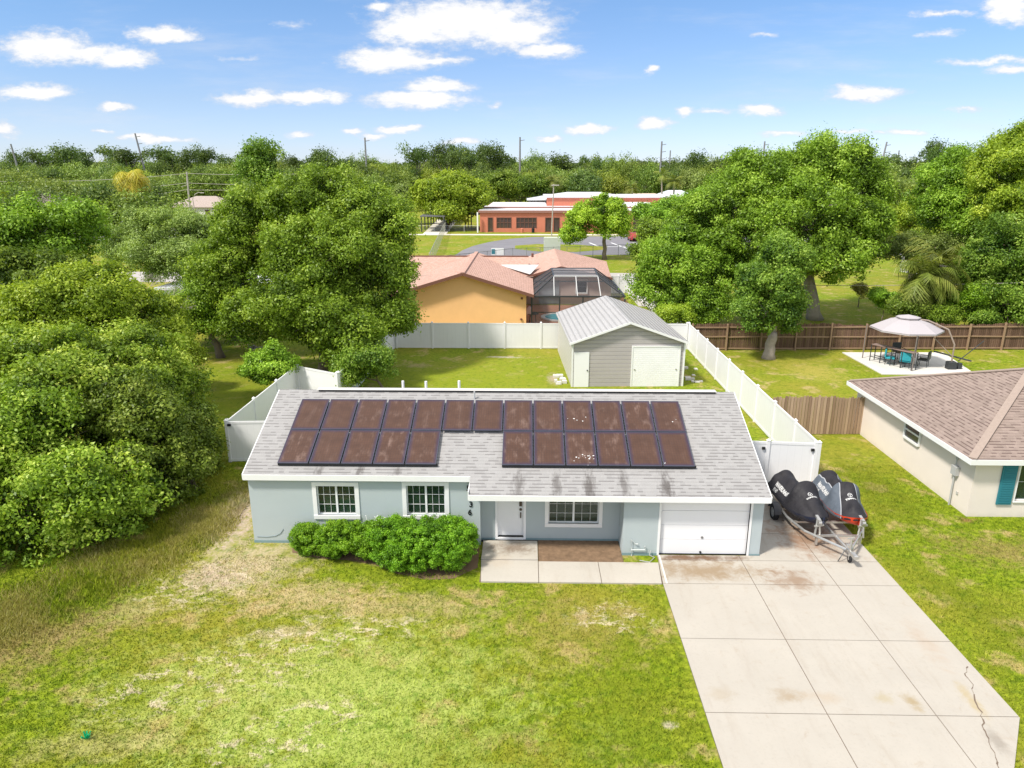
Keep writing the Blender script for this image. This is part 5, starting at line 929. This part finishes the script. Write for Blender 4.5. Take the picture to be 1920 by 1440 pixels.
# big oak
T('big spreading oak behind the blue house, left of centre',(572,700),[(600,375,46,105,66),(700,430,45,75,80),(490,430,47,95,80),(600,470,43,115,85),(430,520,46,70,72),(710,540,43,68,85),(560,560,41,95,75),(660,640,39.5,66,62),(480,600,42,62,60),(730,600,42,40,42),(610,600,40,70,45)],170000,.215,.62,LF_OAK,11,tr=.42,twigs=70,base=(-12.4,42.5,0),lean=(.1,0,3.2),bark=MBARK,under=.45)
T('low leafy tree branch clump over the white fence panel',(510,720),[(510,688,36.5,42,38),(485,700,36.5,26,22)],11000,.17,.38,LF_OAK,12,name='young_oak',tr=.08,base=(-12.9,37.6,0))
T('dark leafy young tree hanging right behind the roof ridge',(690,720),[(690,682,37.5,44,36),(650,694,37,28,24)],12000,.17,.38,LF_OAK2,13,name='young_oak',tr=.08,base=(-7.7,38,0))
T('tall narrow tree top rising above the left side of the big oak',(500,700),[(498,300,56,30,30),(488,335,56,34,34),(500,380,56,40,40)],14000,.24,.6,LF_OAK2,14,tr=.3,base=(-19,56,0))
# right trees
T('broad crowned oak, the largest on the right, behind the wooden fence',(1500,600),[(1550,310,62,75,50),(1450,340,61,95,60),(1360,400,60,90,70),(1600,360,64,65,65),(1500,410,58,105,72),(1605,430,60,58,70),(1400,460,57,78,66),(1570,485,57,66,48),(1310,440,60,60,60)],150000,.27,.85,LF_OAK,21,tr=.5,twigs=80,base=(24.5,60,0),bark=MBARKL)
T('oak with a pale trunk standing in the right yard before the wooden fence',(1441,672),[(1450,545,46.8,56,54),(1425,585,46,44,38),(1475,590,46.5,38,38),(1468,490,47.5,48,50),(1408,530,47,34,38)],40000,.21,.55,LF_OAK2,22,tr=.34,bark=MBARKL,twigs=30,fork=.4,lean=(.1,0,1.8))
T('dense green oak directly behind the shed roof, right of the salmon house',(1300,605),[(1270,500,58,72,66),(1330,520,57,62,66),(1235,540,58,42,44),(1310,440,59,50,44),(1290,570,56,66,36)],62000,.23,.62,LF_OAK,23,tr=.3,twigs=30,base=(15.6,58,0),under=.7)
T('yellow-green shrub at the corner of wooden and vinyl fence',(1270,605),[(1262,588,50.5,28,16),(1285,596,50,18,12)],6500,.16,.35,LF_BRI,24,name='shrub',cat='shrub',tr=.05,base=(12.4,50.2,0),under=.8)
T('bright yellow-green rounded tree beyond the right lawn',(1700,520),[(1705,410,84,42,44),(1745,450,82,45,40)],16000,.30,.75,LF_BRI,25,tr=.3,base=(45,84,0))
T('tall dark green tree rising at the upper right',(1800,560),[(1790,340,68,62,52),(1760,400,66,50,48),(1830,420,64,55,55)],36000,.27,.75,LF_OAK,26,tr=.35,twigs=30,base=(41,67,0))
T('tall yellow-green tree at the upper right edge',(1890,560),[(1880,320,60,56,50),(1930,280,62,52,40),(1900,390,58,66,48)],40000,.25,.7,LF_BRI,27,tr=.35,twigs=20,base=(41,60,0),bark=MBARKL)
T('large loose green tree at the right edge above the wooden fence',(1890,640),[(1890,470,53,66,62),(1900,560,51.5,62,66),(1840,500,54,48,44),(1940,520,53,70,90)],62000,.22,.6,LF_OAK2,28,tr=.3,twigs=40,base=(35.5,53,0),under=.7)
T('feathery olive tree behind the palms on the right',(1760,600),[(1775,480,64,62,44),(1700,470,66,44,36),(1825,530,62,40,40)],26000,.2,.6,LF_OLV,29,tr=.22,base=(33,64,0))
for i,(px,py,Y,rx,ry,lm,l) in enumerate([(1700,575,52,30,24,LF_OAK2,'dark shrub behind the fence left of the palm trunks'),(1760,590,51.5,32,26,LF_OAK,'mid green shrub behind the fence below the palms'),(1815,570,52,34,36,LF_HEDGE,'bright green broad leaved shrub behind the fence'),(1845,600,51,24,20,LF_OAK2,'dark low shrub behind the fence next to the right edge tree'),(1660,560,56,18,14,LF_OAK,'small shrub at the edge of the far right lawn')]):
    c=GY(px,py,Y); T(l,None,[(px,py,Y,rx,ry)],9000,.17,.4,lm,40+i,name='shrub',cat='shrub',tr=.05,base=(c.x,Y,0),under=.9)
c=GY(1612,555,60); T('small golden bush on the far right lawn',None,[(1612,544,66,8,13)],1600,.2,.4,LF_DEAD,48,name='shrub',cat='shrub',tr=.05,base=(GY(1612,555,66).x,66,0))
# mid distance trees
T('broad yellow-green oak beside the school entrance walk',(843,425),[(850,360,168,62,34),(800,365,170,30,26),(888,370,166,34,26),(850,395,165,50,22)],30000,.62,1.5,LF_BRI,51,tr=.6,base=(-18.5,168,0))
T('small parking lot tree with a bare forked trunk and light crown',(1134,487),[(1130,390,106,42,22),(1095,415,105,30,26),(1150,420,105,34,24),(1075,440,104,18,20)],20000,.38,.8,LF_BRI,52,tr=.28,fork=.55,lean=(-.2,0,4.2))
T('dark green low tree right of the parking lot tree',(1230,450),[(1225,405,120,40,20),(1280,390,122,50,26),(1330,385,124,50,34)],26000,.45,1.0,LF_OAK,53,tr=.3,base=(25,122,0))
T('bushy green tree between the school lot and the broad oak',(1250,500),[(1235,450,86,40,34),(1210,480,80,26,22)],17000,.33,.8,LF_OAK,54,tr=.22,base=(18.5,84,0))
T('pale small tree by the left end of the school road',(765,420),[(757,372,185,26,20)],6000,.6,1.2,LF_OLV,55,tr=.25,base=(GY(757,400,185).x,185,0))
T('dark rounded tree behind the left corner of the school roof',(940,380),[(945,345,238,34,22),(915,355,240,20,16)],9000,.8,1.6,LF_OAK2,56,tr=.4,base=(-3,238,0))
T('dark rounded tree behind the middle of the school roof',(1000,380),[(1000,348,235,32,18)],7000,.8,1.6,LF_OAK2,57,tr=.4,base=(7,235,0))
# dead tree
rng=np.random.default_rng(5)
def deadtree(label,base,h,spread,n,seed,r=.16):
    rng=np.random.default_rng(seed); root=thing('dead_tree',label,'tree',base); m=MB(); m.tube([(0,0,0),(0,.1,h*.35)],[r,r*.7],7)
    def br(p,d,l,r_,k):
        q=p+d*l; m.tube([p,p+d*l*.5+Vector(rng.normal(size=3)*l*.06),q],[r_,r_*.75,r_*.5],4,False)
        if k:
            for _ in range(n): dd=(d+Vector(rng.normal(size=3))*.55); dd.z=abs(dd.z)*.8; br(q,dd.normalized(),l*.66,r_*.5,k-1)
    for _ in range(5): dd=Vector((rng.normal()*spread,rng.normal()*spread,1)).normalized(); br(Vector((0,.1,h*.35)),dd,h*.28,r*.5,4)
    m.build('trunk',MTWIG,root,True)
deadtree('pale bare dead tree above the bright trees on the left',(GY(110,450,92).x,92,0),9.6,.75,4,2,.5)
deadtree('small bare grey tree in the gap of the left thicket',(GY(85,620,36).x+2.5,37,0),7.6,.6,3,3,.14)
# palms
def palm(label,base,h,n,fl,lm,seed,droop=1.0,tr=.2,group=None,skirt=0):
    rng=np.random.default_rng(seed); r=thing('palm_tree',label,'palm tree',base,0,group); m=MB(); m.tube(wobble((0,0,0),(rng.normal()*.15,0,h),rng,5,.01),[tr*1.2,tr,tr,tr*.95,tr,tr*1.1],10); m.build('trunk',MBARKL,r,True)
    V=[];rn=[]
    for k in range(n+skirt):
        az=rng.uniform(0,2*math.pi); el=R(rng.uniform(-15,75)) if k<n else R(rng.uniform(-70,-40)); L_=fl*rng.uniform(.8,1.15); p=np.array([0,0,h]); d=np.array([math.cos(az)*math.cos(el),math.sin(az)*math.cos(el),math.sin(el)]); s=9; cr=rng.random()
        side=np.array([-math.sin(az),math.cos(az),0])
        for i in range(s):
            p2=p+d*L_/s; d=d+np.array([0,0,-.16*droop]); d/=np.linalg.norm(d)
            if i>=2:
                for sg in(-1,1):
                    for j in range(2):
                        q=p+(p2-p)*(j*.5); tip=q+side*sg*L_*.30*math.sin(math.pi*(i+1)/(s+1.5))+d*L_*.16+np.array([0,0,-.10*L_*rng.uniform(.4,1.6)*droop]); w_=d*.045*L_/2
                        V+=[q-w_,q+w_,tip,tip-w_*.2]; rn.append(.6*cr+.4*rng.random())
            u_=side*.02*fl/2; V+=[p-u_,p+u_,p2+u_,p2-u_]; rn.append(cr); p=p2
    fastmesh('crown',np.array(V),4,np.array(rn),lm,r)
palm('yellow-orange palm with drooping fronds beside the wires',(GY(257,420,150).x,150,0),11.4,46,4.6,LF_YEL,1,1.9,.45,None,40)
palm('left cabbage palm behind the wooden fence with a leaning pale trunk',(GY(1722,575,52).x,52,0),4.6,34,2.6,LF_PALM,2,1.3,.26,None,22)
palm('right cabbage palm behind the wooden fence with brown boots on its trunk',(GY(1748,575,53).x,53,0),5.4,36,2.7,LF_PALM,3,1.2,.28,None,22)
palm('tall palm in the tree line left of the light pole',(GY(1037,380,235).x,235,0),10.5,26,3.6,LF_PALM,4,1.1,.3)
palm('palm beside the sandy tan roof house',(GY(1185,372,250).x,250,0),8,26,3.6,LF_PALM,5,1.1,.3); palm('palm in front of the pale blue house',(GY(1262,372,255).x,255,0),10,26,3.8,LF_PALM,6,1.1,.3); palm('tall palm left of the pale blue house above the roofs',(GY(1240,372,258).x,258,0),12,26,3.8,LF_PALM,7,1.1,.3)
# hedges along the front wall
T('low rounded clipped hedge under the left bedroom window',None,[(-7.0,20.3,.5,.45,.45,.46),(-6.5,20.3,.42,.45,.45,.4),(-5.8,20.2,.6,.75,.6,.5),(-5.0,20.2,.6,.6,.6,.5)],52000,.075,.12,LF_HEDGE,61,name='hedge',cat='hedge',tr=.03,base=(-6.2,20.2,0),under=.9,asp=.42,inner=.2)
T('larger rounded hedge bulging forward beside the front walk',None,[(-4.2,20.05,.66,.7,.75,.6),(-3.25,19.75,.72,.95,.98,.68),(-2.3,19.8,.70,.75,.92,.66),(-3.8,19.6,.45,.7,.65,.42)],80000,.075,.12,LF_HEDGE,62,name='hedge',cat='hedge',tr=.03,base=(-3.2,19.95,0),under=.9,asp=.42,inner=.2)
m_=MB(); rnd=random.Random(2)
for k in range(14): a=rnd.uniform(0,6.28); m_.bar((0,0,.0),(math.cos(a)*rnd.uniform(.03,.12),math.sin(a)*.1,rnd.uniform(.08,.2)),.03,.012)
p=G(162,1386); m_.build('marker_flag',simple('green_plastic',(.0,.35,.14))); o=bpy.data.objects['marker_flag']; o.location=p; tag(o,'small green plastic marker in the front lawn','marker')
# firewood pile by crooked tree
m_=MB()
for k in range(9): x,y=-18.6+rnd.uniform(-.6,.6),47.2+rnd.uniform(-.4,.4); m_.tube([(x,y,.12+rnd.uniform(0,.25)),(x+rnd.uniform(-.7,.7),y+rnd.uniform(-.3,.3),.15+rnd.uniform(0,.25))],.09,6)
tag(m_.build('log_pile',MBARKL),'small pile of cut logs beside the crooked dark trunk','log pile')
# ============================================================ WOODS BEHIND
def proto(kind,seed):
    rng=np.random.default_rng(seed); r=empty('oak_tree' if kind!='pine' else 'pine_tree')
    if kind=='pine':
        lob=[(rng.normal()*.35,rng.normal()*.35,rng.uniform(1.5,2.6),rng.uniform(.25,.5),rng.uniform(.25,.5),rng.uniform(.12,.24)) for _ in range(8)]; h=2.2; n=2600; lf=.10; cl=.22; lm=LF_PINE
    else:
        lob=[(0,0,.95,.75,.75,.5)]+[(math.cos(a)*.5,math.sin(a)*.5,rng.uniform(.65,1.25),rng.uniform(.35,.55),rng.uniform(.35,.55),rng.uniform(.3,.45)) for a in rng.uniform(0,6.28,7)]; h=.8; n=5200; lf=.085; cl=.2; lm=LFW[kind]
    P,Nn,rn,cc=crownpts(lob,n,cl,rng,.4,.08); fastmesh('crown',leafquads(P,Nn,lf,rng,.6),4,rn,lm,r)
    m=MB(); m.tube([(0,0,-.05),(0.02,0,h*.6),(0,0,h)],[.05,.035,.02],6)
    for c_ in cc[:12]: m.tube([(0,0,h*.6),c_*.6+np.array([0,0,h*.2]),c_],[.02,.012,.005],4,False)
    m.build('trunk',MBARKL if kind=='pine' else MBARK,r); return r
LFW={'oak':leafmat('wood_leaves_green',(.03,.065,.012),(.18,.26,.042),(.42,.50,.11)),'dark':leafmat('wood_leaves_dark',(.02,.05,.012),(.11,.175,.038),(.28,.36,.09)),'bright':leafmat('wood_leaves_bright',(.05,.09,.010),(.26,.33,.04),(.50,.56,.10)),'olive':LF_OLV}
protos={k:[proto(k,s+7*i) for i in range(n)] for k,s,n in(('oak',1,3),('dark',20,2),('bright',40,2),('olive',60,2),('pine',80,3))}
used=set()
def put(kind,x,y,s,sz,rot,label,cat,group):
    p=rr.choice(protos[kind])
    if p.name in used:
        r=p.copy(); col.objects.link(r)
        for c in list(p.children): k=c.copy(); col.objects.link(k); k.parent=r
    else: r=p; used.add(p.name)
    r.location=(x,y,0); r.rotation_euler=(0,0,rot); r.scale=(s,s,sz); tag(r,label,cat,group)
rr=random.Random(12); cnt=0
rows=[(128,352),(150,345),(172,340),(196,336),(225,332),(258,327),(295,322),(335,317),(380,313),(430,309)]
def blocked(px,Y):
    if 690<px<1400 and Y<232: return True
    if 1100<px<1300 and Y<285: return True
    if 250<px<470 and Y<236: return True
    if 1150<px<1760 and Y<170: return True
    if 470<px<760 and Y<170: return True
    if 150<px<250 and 150<Y<240 : return True
    if 780<px<860 and Y<300: return True
    return False
RN=['nearest','second','third','fourth','fifth','sixth','seventh','eighth','ninth','farthest']
ON=['first','second','third','fourth','fifth','sixth','seventh','eighth','ninth','tenth','eleventh','twelfth','thirteenth','fourteenth','fifteenth','sixteenth','seventeenth','eighteenth','nineteenth','twentieth']
ON+=['twenty-'+x for x in ON[:9]]+['thirtieth']+['thirty-'+x for x in ON[:9]]+['fortieth']
def onum(d,k): d[k]=d.get(k,0)+1; return ON[d[k]-1]
KN={'oak':'green','dark':'dark green','bright':'yellow-green','olive':'olive green'}
for Y,yt in rows:
    px=-60; rc={}
    while px<1990:
        r_=rr.uniform(4.6,7.4)*(1+(Y-128)/900); wpx=2*r_*F/Y
        k=rr.choices(['oak','dark','bright','olive'],[4,3,3,2])[0]; zone='left of the big oak' if px<690 else 'beyond the school' if px<1400 else 'beyond the right oaks'
        if not blocked(px,Y):
            h=CH-(yt+rr.uniform(-9,10)-332)/F*Y*1.05; Yj=Y+rr.uniform(-7,7); x=GY(px,300,Yj).x
            put(k,x,Yj,r_,h/1.55,rr.uniform(0,6.28),f'{onum(rc,(zone,k))} {KN[k]} tree from the left, {RN[rows.index((Y,yt))]} row, woods {zone}','tree',f'{KN[k]} trees in the woods {zone}'); cnt+=1
        px+=wpx*rr.uniform(.62,.88)
# pines breaking the skyline
rc={}
for px,py in sorted([(80,290),(110,287),(150,292),(165,285),(215,290),(242,287),(300,290),(320,286),(345,293),(370,289),(380,286),(430,295),(590,297),(600,292),(640,303),(780,284),(800,292),(822,284),(838,290),(852,283),(880,290),(900,284),(928,287),(945,300),(1000,303),(1110,301),(1295,298),(1330,303),(1385,303),(1640,300),(1700,300),(1752,278),(1766,284),(1800,290),(30,296),(560,300),(1210,305),(1060,302)]):
    Y=rr.uniform(300,420); c=GY(px,py,Y); put('pine',c.x,Y,rr.uniform(6,9),c.z/2.5,rr.uniform(0,6.28),f'{onum(rc,0)} thin tall pine from the left breaking the skyline above the woods','pine tree','pines on the skyline'); cnt+=1
print('individual woods trees',cnt)
for kk in protos.values():
    for p in kk:
        if p.name not in used:
            for c in list(p.children): bpy.data.objects.remove(c)
            bpy.data.objects.remove(p)
# the woods beyond, one mass
rng=np.random.default_rng(9); n=2600; Yv=rng.uniform(450,1500,n)**1.0; pxv=rng.uniform(-200,2120,n)
lob=[]; X=(pxv-988)/F*Yv*.985; top=CH+(332-rng.uniform(306,322,n))/F*Yv*1.02; rad=rng.uniform(6,11,n)
d=unit(rng.normal(size=(n,60,3))); d[:,:,2]=np.abs(d[:,:,2]); P=np.stack([X,Yv,top-rad*.7],1)[:,None,:]+d*rad[:,None,None]*rng.uniform(.8,1.05,(n,60,1))*np.array([1,1,.7])
Nn=unit(d+rng.normal(size=d.shape)*.5).reshape(-1,3); P=P.reshape(-1,3); lsz=np.repeat(1.6+Yv/700,60)
o=fastmesh('distant_woods',leafquads(P,Nn,lsz,rng,.7),4,np.clip(np.repeat(rng.random(n),60)*.6+rng.random(n*60)*.4,0,1),LF_PINE); tag(o,'far wooded plain reaching the horizon','woods',kind='stuff')
# ============================================================ GRASS BLADES
rng=np.random.default_rng(3)
def blades(name,X,Y,hmin,hmax,wd,mat,label,keep,spread=.5):
    X,Y=X[keep],Y[keep]; n=len(X); a=rng.uniform(0,2*math.pi,n); h=rng.uniform(hmin,hmax,n); w_=wd*rng.uniform(.7,1.3,n); t=np.stack([np.cos(a),np.sin(a),np.zeros(n)],1)*w_[:,None]; B=np.stack([X,Y,np.full(n,.0)],1); tip=B+np.stack([rng.normal(size=n)*h*spread,rng.normal(size=n)*h*spread,h],1)
    V=np.stack([B-t,B+t,tip],1).reshape(-1,3); tag(fastmesh(name,V,3,rng.random(n),mat),label,'grass',kind='stuff')
n=330000; v=rng.random(n); Y=7.5+ (28-7.5)*v**1.15; X=rng.uniform(-1,1,n)*(Y*.82+1.5)
inhouse=(X>-9.05)&(X<7.6)&(Y>20.1); indrive=(X>3.95)&(X<11.1)&(Y<26)&~((X>8.6)&(Y<13.3)&(X>10.05+(Y-11.97)*.73)); inwalk=(X>-1.42)&(X<4.3)&(Y>18.6); incream=(X>15.6)&(Y>23.2); inbed=(X>-7.7)&(X<-1.45)&(Y>20.05-.2*(X+7.6)*(X<-2.4)-(X>=-2.4)*.75)
bare=(((X+10.2)/1.2)**2+((Y-22.8)/3.6)**2<.8)
blades('grass_blades',X,Y,.03,.085,.011,MBLADE,'short patchy lawn grass around the driveway and front walk',~(inhouse|indrive|inwalk|incream|inbed|bare))
# taller weeds at the thicket edge
n=60000; t=rng.random(n); ex=-14.5+t*5.6; ey=16.2+t*9.6; off=rng.normal(size=n)*.75; X=ex-off*.8; Y=ey+off*.75
dn=np.sin(X*2.1)+np.sin(Y*1.7+X)+rng.normal(size=n)*.8
blades('weeds',X,Y,.05,.2,.012,LF_DEAD,'straw coloured weeds and tall grass along the foot of the thicket',(dn>0)&(X<-9.9))
X=ex-off*.8+rng.normal(size=n)*.3; blades('tall_grass',X,Y,.05,.2,.012,MBLADE,'long green grass and weeds along the foot of the thicket',(dn<.4)&(X<-10.2))
